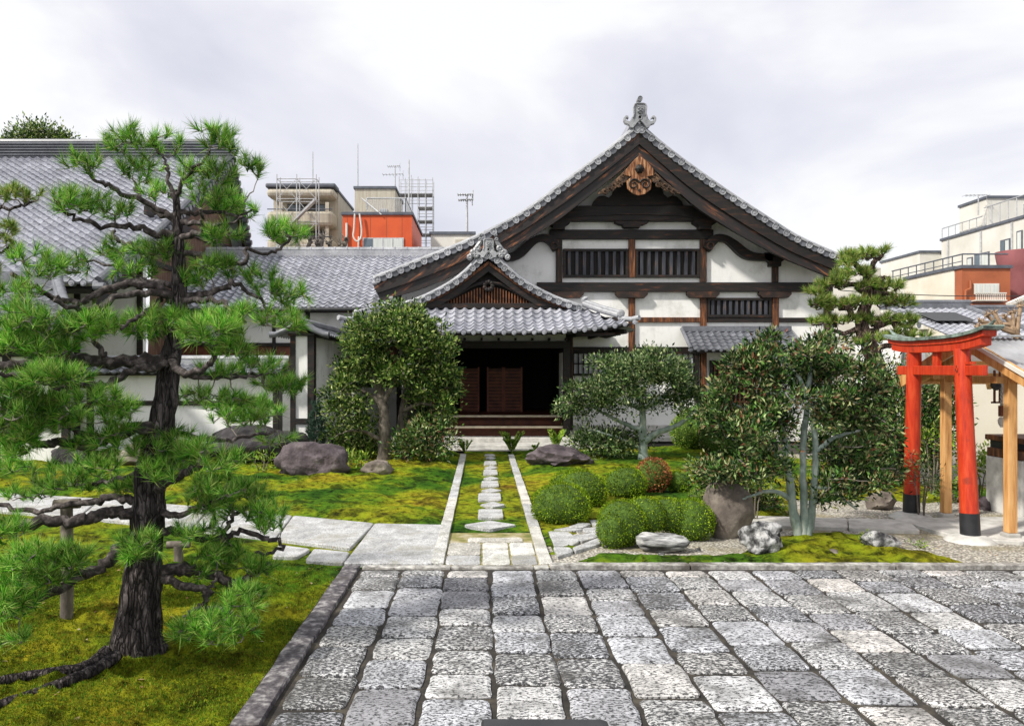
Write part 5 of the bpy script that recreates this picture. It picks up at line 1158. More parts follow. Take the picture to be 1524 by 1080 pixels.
def leafquads(p, d, L, W_, fold=.18):
    m = len(p); s = unit(np.cross(d, RS.normal(size=(m, 3)))); n = np.cross(s, d); L = L[:, None]; W_ = W_[:, None]
    v = np.stack([p, p+d*L*.45+s*W_*.5+n*W_*fold, p+d*L-n*L*.06, p+d*L*.45-s*W_*.5+n*W_*fold], 1).reshape(-1, 3)
    i = np.arange(m)[:, None]*4; f = np.concatenate([i+[[0,1,2]], i+[[0,2,3]]]).reshape(-1, 3); return v, f
class Skel:
    """growing skeleton: limbs plus twigs that attach to the nearest wood"""
    def __init__(s): s.p = []; s.mb = MB(); s.tw = MB()
    def limb(s, pts, r0, r1, n=8, wob=.012, per=5, taper=.8):
        c = catmull(pts, per); m = len(c); c = [q+Vector((rnd.gauss(0, wob), rnd.gauss(0, wob), rnd.gauss(0, wob)))*(1 if 0 < i < m-1 else 0) for i, q in enumerate(c)]
        rr = [(r0+(r1-r0)*(i/(m-1))**taper)*rnd.uniform(.88, 1.14) for i in range(m)]; s.mb.tube(c, rr, n); s.p += [tuple(q) for q in c]; return c
    def grow(s, tips, r=.006, seg=.10, crook=.25, n=4, every=1, maxlen=9):
        P_ = np.array(s.p); tips = np.array(tips); d0 = np.array([np.min(np.sum((P_-t)**2, 1)) for t in tips]); orig = []
        buf = list(s.p); arr = np.array(buf); out = np.zeros((len(tips), 3))
        for k, i in enumerate(np.argsort(d0)):
            t = tips[i]; j = int(np.argmin(np.sum((arr-t)**2, 1))); a = Vector(arr[j]); b = Vector(t); L = (b-a).length; out[i] = arr[j]
            if k % every or L > maxlen: continue
            m = max(2, int(L/seg)); pt = [a.lerp(b, q/m)+Vector((rnd.gauss(0,1), rnd.gauss(0,1), rnd.gauss(0,1)-.5*math.sin(q/m*math.pi)))*(seg*crook if 0 < q < m else 0) for q in range(m+1)]
            s.tw.tube(pt, [r*(1.25-.65*q/m)*(1+min(1.2, L)) for q in range(m+1)], n, False); arr = np.vstack([arr, [tuple(q) for q in pt[1:]]])
        return out
def cluster_pts(cs, D, depth=.8, shell=.0, clump=0):
    out = []
    for c in cs:
        cx, cy, rx, ry, n = c[:5]; d = D+(c[5] if len(c) > 5 else 0); s = d/F
        q = unit(RS.normal(size=(n, 3)))*(RS.uniform(shell, 1, n)**(1/2.6))[:, None]; o = np.array(P(cx, cy, d))
        if clump:
            m = max(2, int(n/clump)); sc0 = unit(RS.normal(size=(m, 3)))*(RS.uniform(shell, 1, m)**(1/2.6))[:, None]; pr_ = sc0[RS.randint(0, m, n)]
            q = pr_*.92+RS.normal(size=(n, 3))*np.array([1.25, 1.25, .6])*.26/np.sqrt(m/5.0)
        out.append(o+q*np.array([rx*s, rx*s*depth, ry*s]))
    return np.concatenate(out)

# --- the big pine in the left foreground
PX = G(205, 986); DP = PX.y+.12
pine = thing('pine_tree', 'large old gnarled pine with cloud-like green pads filling the left foreground', 'pine tree', (PX.x, DP, 0), 'cloud pruned pines')
sk = Skel()
tr = [(196,1000,46),(202,960,41),(209,900,34),(213,850,31),(219,790,28),(222,740,27),(226,690,25),(238,640,23),(248,590,20),(251,545,18),(261,500,16),(266,460,14),(266,420,13),(266,380,11),(264,345,10),(263,310,7),(262,283,4)]
c = catmull([P(x, y, DP) for x, y, r_ in tr], 6); ra = np.interp(np.linspace(0, len(tr)-1, len(c)), range(len(tr)), [r_*.84*DP/F for *_, r_ in tr])
mb = MB(); mb.tube(c, list(ra), 26); nv = len(mb.v)
for i in range(len(c)*26):
    q = Vector(mb.v[i]); ctr = c[i//26]; d = q-ctr; base = 1+max(0, .55*(1-(ctr.z/.35)))*max(0, mn.noise(Vector((math.atan2(d.y, d.x)*1.6, 0, 3)))+.25) if ctr.z < .35 else 1
    k = mn.noise(q*9)*.16+mn.noise(Vector((q.x*26, q.y*26, q.z*7)))*.13; mb.v[i] = tuple(ctr+d*(base+k))
sk.p += [tuple(q) for q in c[30:]]
def PB(l, d0, d1):
    n = len(l); return [P(x, y, DP+d0+(d1-d0)*i/(n-1)) for i, (x, y) in enumerate(l)]
B = [ # branches read off the photo: points, depth from..to, radii in px
 ([(263,333),(225,305),(173,283),(150,272),(133,258)], 0, -.25, 7, 3), ([(263,320),(235,318),(205,290),(200,270)], 0, .3, 6, 3),
 ([(262,300),(250,262),(247,243),(233,222)], 0, .1, 5, 2), ([(262,290),(275,262),(300,240),(312,225)], 0, -.2, 5, 2), ([(266,318),(290,315),(333,315),(355,322),(378,310)], 0, .2, 6, 2),
 ([(266,330),(300,333),(340,334),(362,322)], 0, -.3, 6, 2), ([(262,350),(230,347),(200,337),(170,337),(133,333),(100,318),(85,300)], 0, -.35, 8, 3),
 ([(264,365),(225,376),(200,366),(172,356),(171,344)], 0, .35, 8, 4), ([(266,355),(300,345),(303,330),(298,310)], 0, -.3, 7, 3),
 ([(266,375),(300,380),(340,392),(366,388),(367,370),(393,379),(417,370),(432,352)], 0, .3, 6, 3), ([(262,425),(220,418),(190,408),(165,395),(120,385)], 0, .4, 7, 2),
 ([(262,447),(233,427),(200,423),(160,430),(133,444),(100,450),(70,438),(40,420),(17,407)], 0, -.4, 10, 4), ([(264,440),(225,437),(180,440),(150,455),(115,458),(80,446)], 0, -.6, 8, 4),
 ([(266,442),(300,437),(330,430),(345,420),(366,432),(392,448),(400,465)], 0, .2, 8, 3), ([(266,448),(300,446),(333,452),(347,476),(365,480)], 0, -.3, 8, 3), ([(240,446),(222,462),(200,474),(180,490)], 0, -.4, 6, 3),
 ([(258,500),(290,478),(320,470)], 0, .3, 6, 2), ([(255,535),(236,537),(200,535),(157,540),(120,535),(95,537),(47,541),(0,545),(-60,540)], 0, -.5, 15, 9),
 ([(165,540),(150,520),(138,500),(140,485)], -.3, -.4, 8, 3), ([(250,545),(214,547),(173,562),(154,574),(126,570),(88,576),(47,565),(0,555)], -.1, -.7, 9, 4),
 ([(256,530),(262,545),(277,556),(302,548),(318,533),(316,515)], -.1, -.4, 10, 4), ([(258,545),(290,560),(330,562),(370,560),(400,555)], 0, .4, 7, 2),
 ([(245,632),(220,634),(176,644),(150,655),(126,662),(85,658),(63,663),(30,645),(16,631),(-20,620)], 0, -.45, 15, 5), ([(150,652),(110,640),(70,620),(40,600)], -.2, -.3, 6, 3),
 ([(242,640),(290,650),(330,655),(370,650),(410,640)], .1, .9, 8, 3), ([(234,728),(252,716),(283,700),(299,688),(300,672)], -.1, -.45, 10, 5),
 ([(228,755),(202,748),(170,738),(142,747),(94,751),(47,762),(0,750),(-30,740)], 0, .3, 10, 4), ([(225,770),(195,763),(160,762),(142,767),(110,776),(63,776),(0,785),(-50,790)], 0, -.5, 13, 10),
 ([(222,800),(200,800),(178,815),(160,835),(137,850),(96,870),(51,892),(10,905)], -.1, -.7, 13, 9), ([(125,852),(105,835),(80,832),(60,820)], -.5, -.6, 6, 3), 
 ([(240,790),(270,790),(300,800),(335,802),(355,790),(400,800),(420,812),(405,822),(380,822)], 0, .2, 9, 3), ([(330,800),(345,775),(360,760),(380,745)], .1, .3, 6, 3), ([(236,760),(270,765),(300,752),(330,740)], 0, -.3, 8, 3),
 ([(240,850),(275,848),(307,850),(335,862),(355,866),(385,850),(400,838)], 0, .1, 15, 5), ([(240,860),(270,868),(300,876),(312,880),(302,900),(330,905),(345,912)], -.1, -.25, 9, 4), ([(302,900),(290,908),(273,917)], -.2, -.3, 5, 3), ([(300,877),(320,868),(322,850)], -.1, 0, 5, 2),
 ([(230,700),(200,705),(160,716),(120,722),(80,715)], -.1, .5, 7, 3), ([(235,815),(215,812),(205,806),(200,795)], -.1, -.35, 6, 3)]
for l, d0, d1, r0, r1 in B: sk.limb(PB(l, d0, d1), r0*.74*DP/F, r1*.7*DP/F, 9, .009, 5)
for p0 in ([(160,980),(132,992),(80,1003),(0,1017),(-60,1030)], [(175,985),(140,1000),(60,1030),(0,1052),(-50,1075)]):
    cc = catmull([G(x, y, .075) for x, y in p0], 8); mb.tube([Vector((q.x, q.y, .085+.03*float(fbm(q.x*2, q.y*2, 4, 2))+.06*max(0, 1-i_*.10))) for i_, q in enumerate(cc)], [.045*(1-.45*i/len(cc))*rnd.uniform(.9,1.1) for i in range(len(cc))], 9)
trunk = mb.build('trunk', m_bark, pine, True)
CL = [(190,212,34,22,15),(245,212,22,20,9),(310,205,16,22,7),(335,215,20,24,8),(375,250,22,18,8),(128,243,24,18,9),(205,252,32,24,14),(290,265,22,28,13),(325,258,22,16,9),
 (100,300,26,20,14),(140,305,22,20,9),(175,312,20,15,6),(240,287,26,12,7),(320,300,32,18,14),(362,308,20,16,7),(330,350,22,16,9),(425,347,30,16,20),(240,370,44,16,20),(175,375,22,16,10),(110,392,24,16,9),(55,393,40,20,15),
 (320,398,36,18,20),(390,420,30,24,16),(432,440,22,18,12),(375,468,40,14,12),(200,400,30,12,8),(285,420,25,12,7),(30,430,28,12,8),
 (40,480,46,32,38),(140,483,38,24,24),(240,483,60,22,44),(315,490,42,24,28),(345,520,32,16,12),(70,520,40,16,16),(25,515,30,14,12),(320,552,25,12,7),(385,545,34,14,14),(20,575,32,24,18),(90,560,40,12,12),(400,570,22,12,8),(440,575,22,12,10),(150,590,30,10,8),
 (365,612,56,24,46),(105,612,55,24,30),(30,640,34,26,20),(190,612,30,12,8),(60,595,30,14,10),(300,590,34,12,9),(410,650,26,10,5),(170,640,30,10,8),
 (245,662,48,26,40),(290,675,25,18,14),(150,690,34,14,9),(20,690,26,18,10),(330,688,26,14,9),(105,712,55,20,28),(195,722,22,12,10),(250,700,34,18,14),(40,735,34,10,8),(330,722,40,16,14),(20,665,30,12,8),
 (350,745,48,32,40),(400,772,28,24,16),(300,745,30,22,16),(210,812,26,22,18),(300,790,40,14,12),(330,820,34,18,18),(380,845,26,14,12),(310,850,30,12,8),(55,840,52,34,44),(18,890,34,32,28),(105,828,26,18,10),(325,930,52,26,34),(275,940,22,14,10),(360,890,30,16,12),(10,790,26,20,12),(20,950,20,10,5),(70,560,40,16,14),(20,610,34,16,14),(140,660,36,12,12),(60,635,40,14,12),(175,600,24,14,6),(430,480,20,14,7),(345,595,30,10,10)]
arr = np.array(sk.p); tips = []; 
for cx, cy, rx, ry, n in CL:
    n = int(n*(1.45 if cy < 460 else 1.75))
    o = np.array(P(cx, cy+ry*.5, DP)); dxz = (arr[:,0]-o[0])**2+(arr[:,2]-o[2])**2; j = int(np.argmin(dxz)); dd = arr[j,1]; dd = DP+max(-.75, min(.9, (dd-DP)*1.15)); s = dd/F
    q = unit(RS.normal(size=(n, 3)))*(RS.uniform(.12, 1, n)**(1/2.4))[:, None]; o = np.array(P(cx, cy, dd)); tips.append(o+q*np.array([rx*s*1.1, rx*s*.95, ry*s*.92])+np.array([0, 0, -.015]))
tips = np.concatenate(tips); org = sk.grow(tips, .0042, .045, .22, 4)
sk.mb.build('limbs', m_limb, pine, True); sk.tw.build('twigs', m_twig, pine, True)
d = unit(unit(tips-org)*.55+np.array([0, 0, .75])+RS.normal(size=tips.shape)*.38)
v, f = needles(tips-d*.02, d, 62, .112, .0023, .06); mk('crown', v, f, m_needle, pine)
# pine whose branch tips reach in at the upper left
p2 = thing('pine_tree', 'pine standing outside the left edge whose branch tips reach in at the upper left', 'pine tree', (-5.2, 6.9, 0), 'cloud pruned pines')
sk = Skel(); q = lambda l, D=6.9: [P(x, y, D) for x, y in l]
sk.limb(q([(-160,950),(-150,700),(-140,450),(-110,300),(-100,240)]), .12, .04, 10); sk.limb(q([(-130,400),(-70,340),(-20,318),(20,308),(50,300)]), .03, .009); sk.limb(q([(-135,440),(-70,395),(-20,380),(20,370)]), .03, .009); sk.limb(q([(-135,480),(-60,430),(-10,410)]), .03, .01)
tips = cluster_pts([(25,292,36,14,26),(10,345,24,12,12),(5,372,26,16,14),(-10,412,26,14,10),(-60,330,50,20,20),(-60,400,50,20,20)], 6.9); org = sk.grow(tips, .005, .05, .2); sk.mb.build('trunk', m_bark, p2, True); sk.tw.build('twigs', m_twig, p2, True)
d = unit(unit(tips-org)*.5+np.array([0,0,.75])+RS.normal(size=tips.shape)*.35); v, f = needles(tips, d, 90, .085, .0022); mk('crown', v, f, m_needle2, p2)
# props under the low branches
def prop(px, y0, y1, D, r_, label, bar):
    t = thing('branch_prop', label, 'prop', tuple(P(px, y1, D)), 'wooden props under the big pine'); a, b = P(px, y1+3, D), P(px, y0, D); mb = MB(); mb.tube([a, a.lerp(b, .5)+Vector((.006,0,0)), b], [r_, r_*.97, r_*.93], 12); mb.build('pole', m_barkb, t, True)
    mb = MB(); mb.tube([b+Vector((-bar, 0, .01)), b+Vector((bar, .02, .015))], r_*.8, 10); mb.build('crossbar', m_barkb, t, True)
prop(99, 752, 936, G(0,936).y, .05, 'tall round pole propping the low left branches of the big pine', .1)
prop(265, 812, 840, G(0,842).y, .05, 'short thick post on the moss right of the big pine trunk', .12)

# --- pine on the right before the hall
p3 = thing('pine_tree', 'tall trained pine with tiered green pads before the right end of the gabled hall', 'pine tree', (8.2, 14.8, 0), 'cloud pruned pines')
DR = 14.8; sk = Skel(); q = lambda l, D=DR: [P(x, y, D) for x, y in l]; mb = MB()
b0 = G(1338, 722); c = catmull([b0-Vector((0,0,.05)), P(1330,680,DR), P(1320,640,DR), P(1313,590,DR), P(1300,530,DR), P(1283,485,DR), P(1290,445,DR), P(1292,400,DR)], 8)
mb.tube(c, list(np.linspace(.26, .07, len(c))), 18)
for i in range(len(c)*18):
    v_ = Vector(mb.v[i]); ct = c[i//18]; mb.v[i] = tuple(ct+(v_-ct)*(1+mn.noise(v_*7)*.25))
mb.build('trunk', m_bark2, p3, True); sk.p += [tuple(k) for k in c[20:]]
for l in ([(1285,470),(1300,440),(1330,440),(1345,450)],[(1283,480),(1260,460),(1235,450),(1215,455)],[(1290,440),(1270,425),(1245,425)],[(1292,405),(1300,390),(1315,380)],[(1290,410),(1270,392),(1258,385)],[(1290,500),(1320,480),(1345,485),(1365,490)],[(1300,520),(1330,510),(1360,508)],[(1285,490),(1260,495),(1230,490)],[(1292,425),(1310,415),(1325,415)]): sk.limb(q(l), .07, .03, 7, .02)
tips = cluster_pts([(1288,382,34,5,30),(1262,393,16,4,9),(1272,410,34,6,24),(1242,425,26,8,22),(1305,430,42,7,34),(1224,455,24,9,22),(1272,455,38,6,28),(1330,452,32,7,26),(1240,482,36,6,24),(1300,480,38,6,28),(1352,480,26,6,16),(1345,503,38,6,22),(1296,510,36,5,16),(1215,440,12,6,6)], DR, 1.0)
org = sk.grow(tips, .012, .12, .2); sk.mb.build('limbs', m_bark2, p3, True); sk.tw.build('twigs', m_bark2, p3, True)
d = unit(unit(tips-org)*.5+np.array([0,0,.9])+RS.normal(size=tips.shape)*.35); v, f = needles(tips, d, 80, .17, .006, .08); mk('crown', v, f, m_needle2, p3)

def leafy(name, label, cat, base, D, limbs, cs, mat, barkm, kleaf, L, csz, depth=.8, twr=.008, every=2, group=None, wr=.42, up=.35, shell=.25, per_limb=.02, clump=0, clear=None):
    t = thing(name, label, cat, tuple(base), group); sk = Skel()
    for l in limbs:
        pts = [P(x, y, D+(dz[0] if dz else 0)) for x, y, *dz in l[0]]; 
        if l[3:]: pts[0] = Vector((pts[0].x, pts[0].y, -.04))
        sk.limb(pts, l[1], l[2], 10, per_limb*.4)
    cen = cluster_pts(cs, D, depth, shell, clump)
    if clear:
        px_ = X0+cen[:,0]*F/cen[:,1]; py_ = Y0-(cen[:,2]-H)*F/cen[:,1]; cen = cen[~((px_ > clear[0]) & (px_ < clear[1]) & (py_ > clear[2]) & (cen[:,1] < D+.1))]
    org = sk.grow(cen, twr, .12, .22, 4, every); 
    if sk.mb.f: sk.mb.build('trunk', barkm, t, True)
    sk.tw.build('twigs', m_twig, t, True)
    n = len(cen); ctr = cen.mean(0); p = np.repeat(cen, kleaf, 0); o = np.repeat(unit(cen-org), kleaf, 0)
    r_ = RS.normal(size=p.shape)*csz*.5; p = p+r_; dd = unit(unit(r_)*.7+o*.3+np.array([0,0,up])+RS.normal(size=p.shape)*.35)
    Ls = L*RS.uniform(.55, 1.25, len(p)); v, f = leafquads(p, dd, Ls, Ls*wr); mk('crown', v, f, mat, t)
    return t
# round evergreen left of the porch
b = G(572, 690); leafy('round_tree', 'dense round-headed evergreen left of the porch with one dark and one pale stem', 'tree', b, 18.1,
 [([(572,694),(573,650),(571,612),(562,575),(545,540),(530,510)], .17, .05, 1), ([(602,690,.4),(598,650,.4),(600,610,.4),(612,565,.3),(625,520,.2)], .18, .05, 1), ([(571,612),(555,590),(530,580),(505,585)], .07, .03), ([(572,660),(550,645),(525,640),(510,645)], .06, .02), ([(570,600),(590,560),(600,510),(595,480)], .07, .03), ([(600,610,.3),(630,600),(655,610)], .06, .02), ([(598,650,.3),(625,655),(645,660)], .05, .02), ([(610,570,.3),(640,545),(660,520)], .05, .02)],
 [(590,512,76,50,190),(535,530,42,44,90),(640,520,40,56,100),(516,588,36,26,50),(652,590,30,44,64),(588,478,62,24,80),(600,570,50,28,60),(548,630,30,12,12),(645,640,32,28,40),(520,640,34,12,12),(600,640,26,16,12)], m_leafA, m_barkb, 46, .10, .17, clump=7, clear=(556,612,572), depth=.95, twr=.009, shell=.45)
b = G(957, 686); leafy('spreading_tree', 'flat-topped spreading evergreen with a pale trunk right of the porch', 'tree', b, 18.2,
 [([(957,690),(957,650),(956,610),(948,575)], .13, .05, 1), ([(957,658),(975,645),(1000,636),(1025,622),(1042,600)], .09, .03), ([(956,640),(925,628),(895,612),(868,600)], .06, .02), ([(955,610),(985,590),(1010,570)], .05, .02), ([(955,610),(920,590),(900,570)], .05, .02), ([(955,668),(930,655),(900,645),(875,640)], .05, .02)],
 [(945,552,72,24,130),(898,582,46,20,60),(1002,562,46,28,80),(868,606,26,12,22),(1030,590,26,16,30),(945,590,60,20,50),(965,535,50,12,40),(1015,608,34,10,14),(900,612,40,10,12)], m_leafB, m_barkg, 44, .09, .16, clump=6, depth=1.0, twr=.009, shell=.35)
b = G(1195, 806); T3 = b.y+.15
leafy('multi_stem_tree', 'three-stemmed tree with smooth pale grey-green stems and glossy dark leaves before the right pine', 'tree', b, T3,
 [([(1191,808),(1183,770),(1176,720),(1170,680),(1163,630),(1140,580),(1120,550)], .066, .02, 1), ([(1196,808),(1197,765),(1195,715),(1196,650),(1202,590),(1207,535),(1200,505)], .06, .02, 1), ([(1200,808),(1208,765),(1213,710),(1214,660),(1212,610),(1240,560)], .06, .02, 1),
  ([(1176,742),(1150,730),(1125,735),(1105,742)], .035, .012), ([(1210,725),(1235,728),(1255,742),(1275,758)], .035, .012), ([(1170,690),(1140,670),(1110,660),(1080,650)], .04, .012), ([(1214,670),(1245,650),(1280,640)], .04, .012), ([(1163,630),(1130,620),(1090,600)], .035, .012), ([(1202,590),(1180,550),(1150,530)], .03, .012), ([(1212,620),(1250,600),(1290,590)], .035, .012)],
 [(1190,528,78,34,120,.2),(1110,560,48,38,70,0),(1250,560,62,48,100,.2),(1080,622,36,44,50,0),(1130,640,64,38,80,-.2),(1200,600,70,50,90,-.1),(1270,640,62,56,100,.1),(1240,712,66,30,60,.1),(1105,702,44,22,34,-.1),(1290,705,40,28,34,.1),(1160,690,40,20,20,-.3),(1060,690,28,18,18,0)], m_leafC, m_barkg, 40, .076, .10, clump=5, clear=(1174,1216,618), depth=.85, twr=.005, shell=.3, wr=.36, per_limb=.01)
# shrubs ---------------------------------------------------------------------
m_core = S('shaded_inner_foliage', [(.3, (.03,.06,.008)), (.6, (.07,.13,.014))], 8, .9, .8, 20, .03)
def clipped(label, balls, dens, L, mat=m_box, name='clipped_bush', group='clipped round bushes', cat='bush', core=m_core):
    base = balls[0]; t = thing(name, label, cat, (base[0], base[1], 0), group); V = []; Fs = []; n0 = 0; mb = MB()
    bm = bmesh.new(); bmesh.ops.create_icosphere(bm, subdivisions=3, radius=1); iv = [v.co.copy() for v in bm.verts]; ifs = [tuple(q.index for q in f.verts) for f in bm.faces]; bm.free()
    for i, (x, y, z, rx, ry, rz) in enumerate(balls):
        mb.add([(x+v.x*rx*.9*(1+.08*mn.noise(v*2+Vector((i,0,0)))), y+v.y*ry*.9, max(.0, z+v.z*rz*.9)) for v in iv], ifs)
        n = int(dens*4*math.pi*((rx*ry)**1.6/3+(rx*rz)**1.6/3+(ry*rz)**1.6/3)**(1/1.6)); u = unit(RS.normal(size=(n, 3))); bumpy = 1+.10*fbm(u[:,0]*2.3+x*3, u[:,2]*2.3+u[:,1]*2+y, 3, 3)
        p = np.array([x, y, z])+u*np.array([rx, ry, rz])*(bumpy*RS.uniform(.93, 1.03, n))[:, None]; nn = unit(u/np.array([rx, ry, rz]))
        k = p[:,2] > .01
        for j, (a, b_, c_, ra, rb, rc) in enumerate(balls):
            if j != i: k &= (((p-np.array([a, b_, c_]))/np.array([ra, rb, rc]))**2).sum(1) > .86
        V.append((p[k], nn[k]))
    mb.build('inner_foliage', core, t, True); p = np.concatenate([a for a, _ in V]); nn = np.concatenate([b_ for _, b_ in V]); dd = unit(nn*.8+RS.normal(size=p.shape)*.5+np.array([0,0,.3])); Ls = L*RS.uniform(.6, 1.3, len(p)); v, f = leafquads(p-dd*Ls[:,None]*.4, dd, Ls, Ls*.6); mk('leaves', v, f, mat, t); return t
def ball(px, py, base, rx, ry, fl=.0): # photo centre, foot, radii
    D = G(0, base).y; s = F/D; r_ = rx/s; D2 = D+r_*.75; q = P(px, py, D2); s2 = D2/F; return (q.x, D2, q.z, rx*s2, rx*s2*.9, ry*s2)
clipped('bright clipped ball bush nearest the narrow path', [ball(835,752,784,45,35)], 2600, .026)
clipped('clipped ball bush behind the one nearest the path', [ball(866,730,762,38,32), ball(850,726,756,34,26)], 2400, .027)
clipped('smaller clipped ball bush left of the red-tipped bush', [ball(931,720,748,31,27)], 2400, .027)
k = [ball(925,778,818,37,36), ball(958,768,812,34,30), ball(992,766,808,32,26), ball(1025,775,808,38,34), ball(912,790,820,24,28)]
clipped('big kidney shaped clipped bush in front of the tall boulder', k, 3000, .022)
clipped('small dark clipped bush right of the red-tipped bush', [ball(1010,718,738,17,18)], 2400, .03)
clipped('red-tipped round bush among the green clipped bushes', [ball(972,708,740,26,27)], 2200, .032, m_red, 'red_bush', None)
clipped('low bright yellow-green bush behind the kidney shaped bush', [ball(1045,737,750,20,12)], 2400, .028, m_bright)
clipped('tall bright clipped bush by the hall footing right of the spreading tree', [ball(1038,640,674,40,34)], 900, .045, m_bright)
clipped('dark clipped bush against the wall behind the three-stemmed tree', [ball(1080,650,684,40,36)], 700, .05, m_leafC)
def bush(label, D, cs, mat, L, k, csz, name='leafy_shrub', group=None, px=None, wr=.4, up=.3, h=None):
    cx, cy = cs[0][0], cs[0][1]+cs[0][3]; b = P(cx, cy, D); b.z = 0
    root = [([(cx, cy+4), (cx+3, cy-cs[0][3]*.6), (cx-2, cs[0][1])], .012*D/9, .006*D/9, 1), ([(cx-3, cy+4), (cx-cs[0][2]*.4, cs[0][1])], .01*D/9, .005*D/9, 1), ([(cx+3, cy+4), (cx+cs[0][2]*.4, cs[0][1])], .01*D/9, .005*D/9, 1)]
    return leafy(name, label, 'shrub', b, D, root, cs, mat, m_barkb, k, L, csz, twr=.003*D/9, shell=.1, wr=wr, up=up, group=group)
bush('mixed red and green shrub left of the tall boulder', 11.6, [(1062,706,40,24,70),(1095,722,34,18,40)], m_leafC, .065, 30, .13)
bush('bright green shrub in front of the three-stemmed tree crown', 11, [(1122,700,26,20,30)], m_bright, .06, 24, .12)
bush('dark shrub behind the tall boulder', 11.8, [(1130,742,44,18,50)], m_leafC, .065, 30, .13)
bush('dark leafy shrub under the spreading tree beside the purple rock', 18.5, [(892,658,58,18,80),(930,655,40,14,30)], m_leafB, .10, 30, .22)
bush('leafy shrub under the left side of the round tree', 18.6, [(540,662,36,20,50),(500,640,24,20,24)], m_leafA, .10, 30, .22)
bush('dark leafy shrub under the right side of the round tree', 17.6, [(640,655,40,26,70),(610,662,24,14,24)], m_leafC, .10, 34, .22)
bush('fresh green low plant between the purple-grey rock and the small brown stone', 17.0, [(530,686,24,12,26)], m_bright, .12, 9, .12, wr=.25, up=.5)
bush('yellow-green low plant left of the purple-grey rock', 16.2, [(390,684,26,9,14)], m_bright, .13, 8, .12, wr=.25, up=.5)
bush('sprawling green shrub behind the near gateway post', 12.3, [(1455,700,30,34,40),(1475,680,20,24,14)], m_bright, .07, 16, .14, up=.5)
bush('dark spiky shrub beside the far gateway post', 11.2, [(1372,705,26,22,26),(1362,690,18,20,12)], m_leafC, .07, 10, .09, wr=.22)
bush('broad dark evergreen bush behind the far gateway post', 13.6, [(1385,640,34,66,120),(1400,590,22,36,40),(1350,600,20,60,40)], m_leafC, .085, 34, .24)
bush('yellow-green bush seen between the two gateway posts', 13.2, [(1388,655,24,22,30)], m_bright, .07, 12, .12)
bush('dark bush under the right pine', 14.2, [(1275,690,60,34,110),(1240,640,50,40,60),(1300,620,30,40,60),(1322,585,24,44,70)], m_leafC, .085, 34, .26)
bush('low dark groundcover shrub beside the far post of the gateway', 12.6, [(1415,730,40,14,30)], m_leafC, .06, 12, .12)
bush('small fern-like plant on the bright moss mound beside the flat grey rock', 9.4, [(1368,812,16,8,14),(1290,800,8,10,8)], m_bright, .045, 9, .05, wr=.3)
# small fir
D = 18.2; t = thing('young_fir', 'slim dark young fir behind the purple-grey rock at the white wall', 'fir', tuple(G(470,680)), None); mb = MB(); a, b = G(470, 688), P(470, 604, G(470,688).y); mb.tube([a, b], [.03,.008], 6); mb.build('trunk', m_barkb, t)
pos = []; dr = []
for k in range(220):
    u = rnd.random()**.8; z = b.z*(1-u*.9)+.05; r_ = .05+.24*u; a_ = rnd.uniform(0, 6.28); rr = r_*rnd.uniform(.2, 1); pos.append((a.x+rr*math.cos(a_), a.y+rr*math.sin(a_), z+rr*.4)); dr.append((math.cos(a_)*.6, math.sin(a_)*.6, .8))
v, f = needles(np.array(pos), unit(np.array(dr)), 30, .09, .006, .06); mk('crown', v, f, leafmat('blue_green_fir', [(.02,.05,.04), (.05,.10,.07), (.10,.17,.11)], .6, .1), t)
# ferns at the platform
def fern(px, py, hpx, label, n=9):
    b = G(px, py); s = b.y/F; h = hpx*s; t = thing('fern', label, 'fern', tuple(b), 'ferns before the stone platform'); P_, D_, L_ = [], [], []; mb = MB()
    for k in range(n):
        a = rnd.uniform(0, 6.28); sp = rnd.uniform(.15, .6)*h; pt = [Vector((b.x+math.cos(a)*sp*u, b.y+math.sin(a)*sp*u, h*rnd.uniform(.95,1.02)*(u*1.5-.55*u*u)*(1 if k % 3 else .7))) for u in [i/9 for i in range(10)]]; mb.tube(pt, .004, 4)
        for i in range(2, 10):
            for sg in (-1, 1):
                for q_ in (0, .5): P_.append(tuple(pt[i].lerp(pt[i-1], q_))); e = Vector((-math.sin(a)*sg, math.cos(a)*sg, .25)); tdir = (pt[i]-pt[i-1]).normalized(); D_.append(tuple((e+tdir*.6).normalized())); L_.append(h*.26*math.sin(i/10*3.0)+.02)
    mb.build('stems', m_bright, t); v, f = leafquads(np.array(P_), np.array(D_), np.array(L_), np.array(L_)*.28, .05); mk('fronds', v, f, m_bright, t)
fern(762, 676, 34, 'tallest fern, in front of the right end of the low step before the platform'); fern(692, 676, 22, 'small fern at the left edging of the narrow path before the platform', 6); fern(828, 672, 34, 'thin yellow fern left of the dark purple rock', 6); fern(797, 672, 14, 'tiny fern at the foot of the platform between two taller ferns', 4)
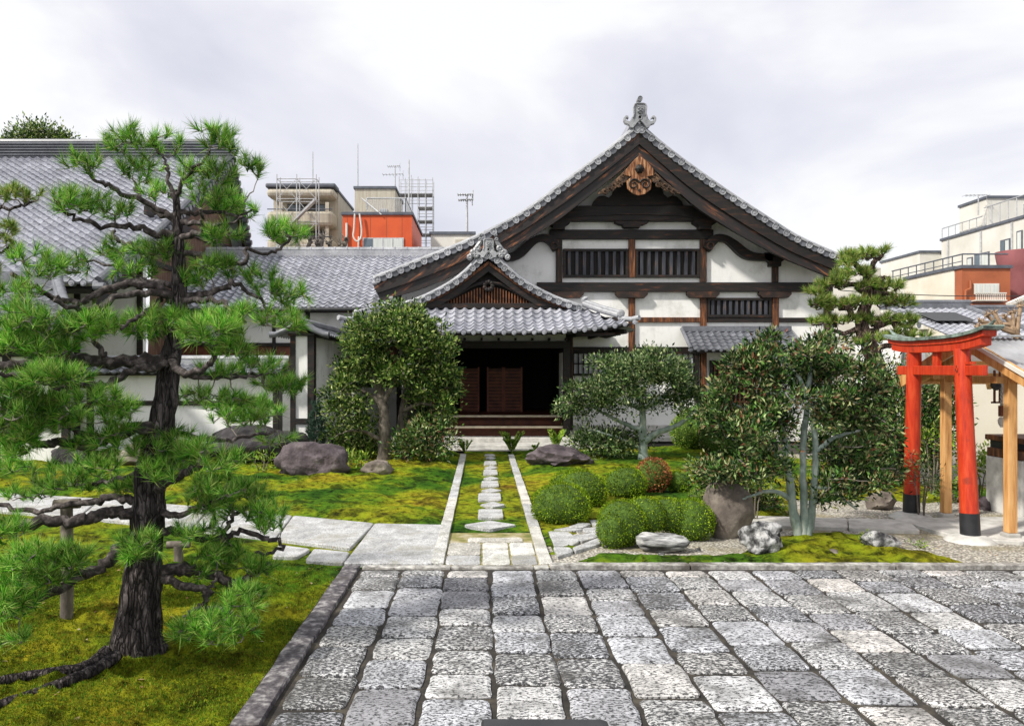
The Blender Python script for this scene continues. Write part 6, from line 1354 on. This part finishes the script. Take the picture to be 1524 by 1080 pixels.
# trees and bare pollards farther away
b = P(58, 215, 47); leafy('far_tree', 'green treetop showing above the ridge of the great hall', 'tree', (b.x, 47, 0), 47, [([(58,560),(58,300),(58,215)], .35, .15, 1)], [(60,203,38,13,90),(30,212,22,8,30),(90,210,20,7,24)], m_leafA, m_barkb, 34, .20, .5, twr=.03)
def pollard(label, D, limbs, r_, mat, base):
    t = thing('pollarded_tree', label, 'tree', base, 'bare pollarded trees'); mb = MB()
    for l in limbs:
        c = catmull([P(x, y, D) for x, y in l], 5); mb.tube(c, [r_*(1.3-.5*i/len(c)) for i in range(len(c))], 8)
        for k in range(9):
            dd_ = Vector((rnd.uniform(-1,1), rnd.uniform(-1,1), rnd.uniform(-.5,1))).normalized(); e = c[-1]+dd_*r_*rnd.uniform(.6,1.5); s_ = r_*rnd.uniform(.45,.75)
            mb.tube([e-dd_*s_, e-dd_*s_*.5, e+dd_*s_*.4, e+dd_*s_], [s_*.5, s_, s_*.9, s_*.3], 7)
        for k in range(8):
            e = c[-1]+Vector((rnd.uniform(-1,1), rnd.uniform(-1,1), rnd.uniform(.2,1))).normalized()*r_*rnd.uniform(2.5,4.5); mb.tube([c[-1], e], [r_*.22, r_*.07], 5)
    mb.build('limbs', mat, t, True)
m_tanb = S('tan_smooth_bark', [(.3, (.14,.09,.055)), (.6, (.36,.25,.16))], 6, .8, .6, 20, .01)
pollard('bare tan tree with knobbly branch ends above the corrugated roof', 16, [[(1520,700),(1515,560),(1508,490),(1486,482)],[(1512,520),(1515,480),(1519,455)],[(1508,495),(1490,488),(1470,470)],[(1515,500),(1502,478),(1496,472)],[(1508,492),(1475,482),(1458,478)],[(1490,485),(1484,474),(1480,466)],[(1505,492),(1508,476),(1507,466)],[(1480,484),(1466,484),(1455,486)]], .042, m_tanb, (10.7, 16, 0))
pollard('bare dark knobbly tree behind the wing roof before the orange building', 31, [[(496,420),(500,385),(508,366)],[(498,400),(494,375),(490,362)],[(500,390),(510,370),(516,358)]], .09, m_barkb, (-5.8, 31, 0))
pollard('bare brown knobbly tree behind the wing roof before the beige apartment block', 31, [[(465,420),(468,385),(474,362)],[(466,400),(458,375),(462,358)],[(470,395),(477,370),(480,352)]], .09, m_twig, (-6.6, 31, 0))
for o in bpy.data.objects:
    if '_w' in o: del o['_w']
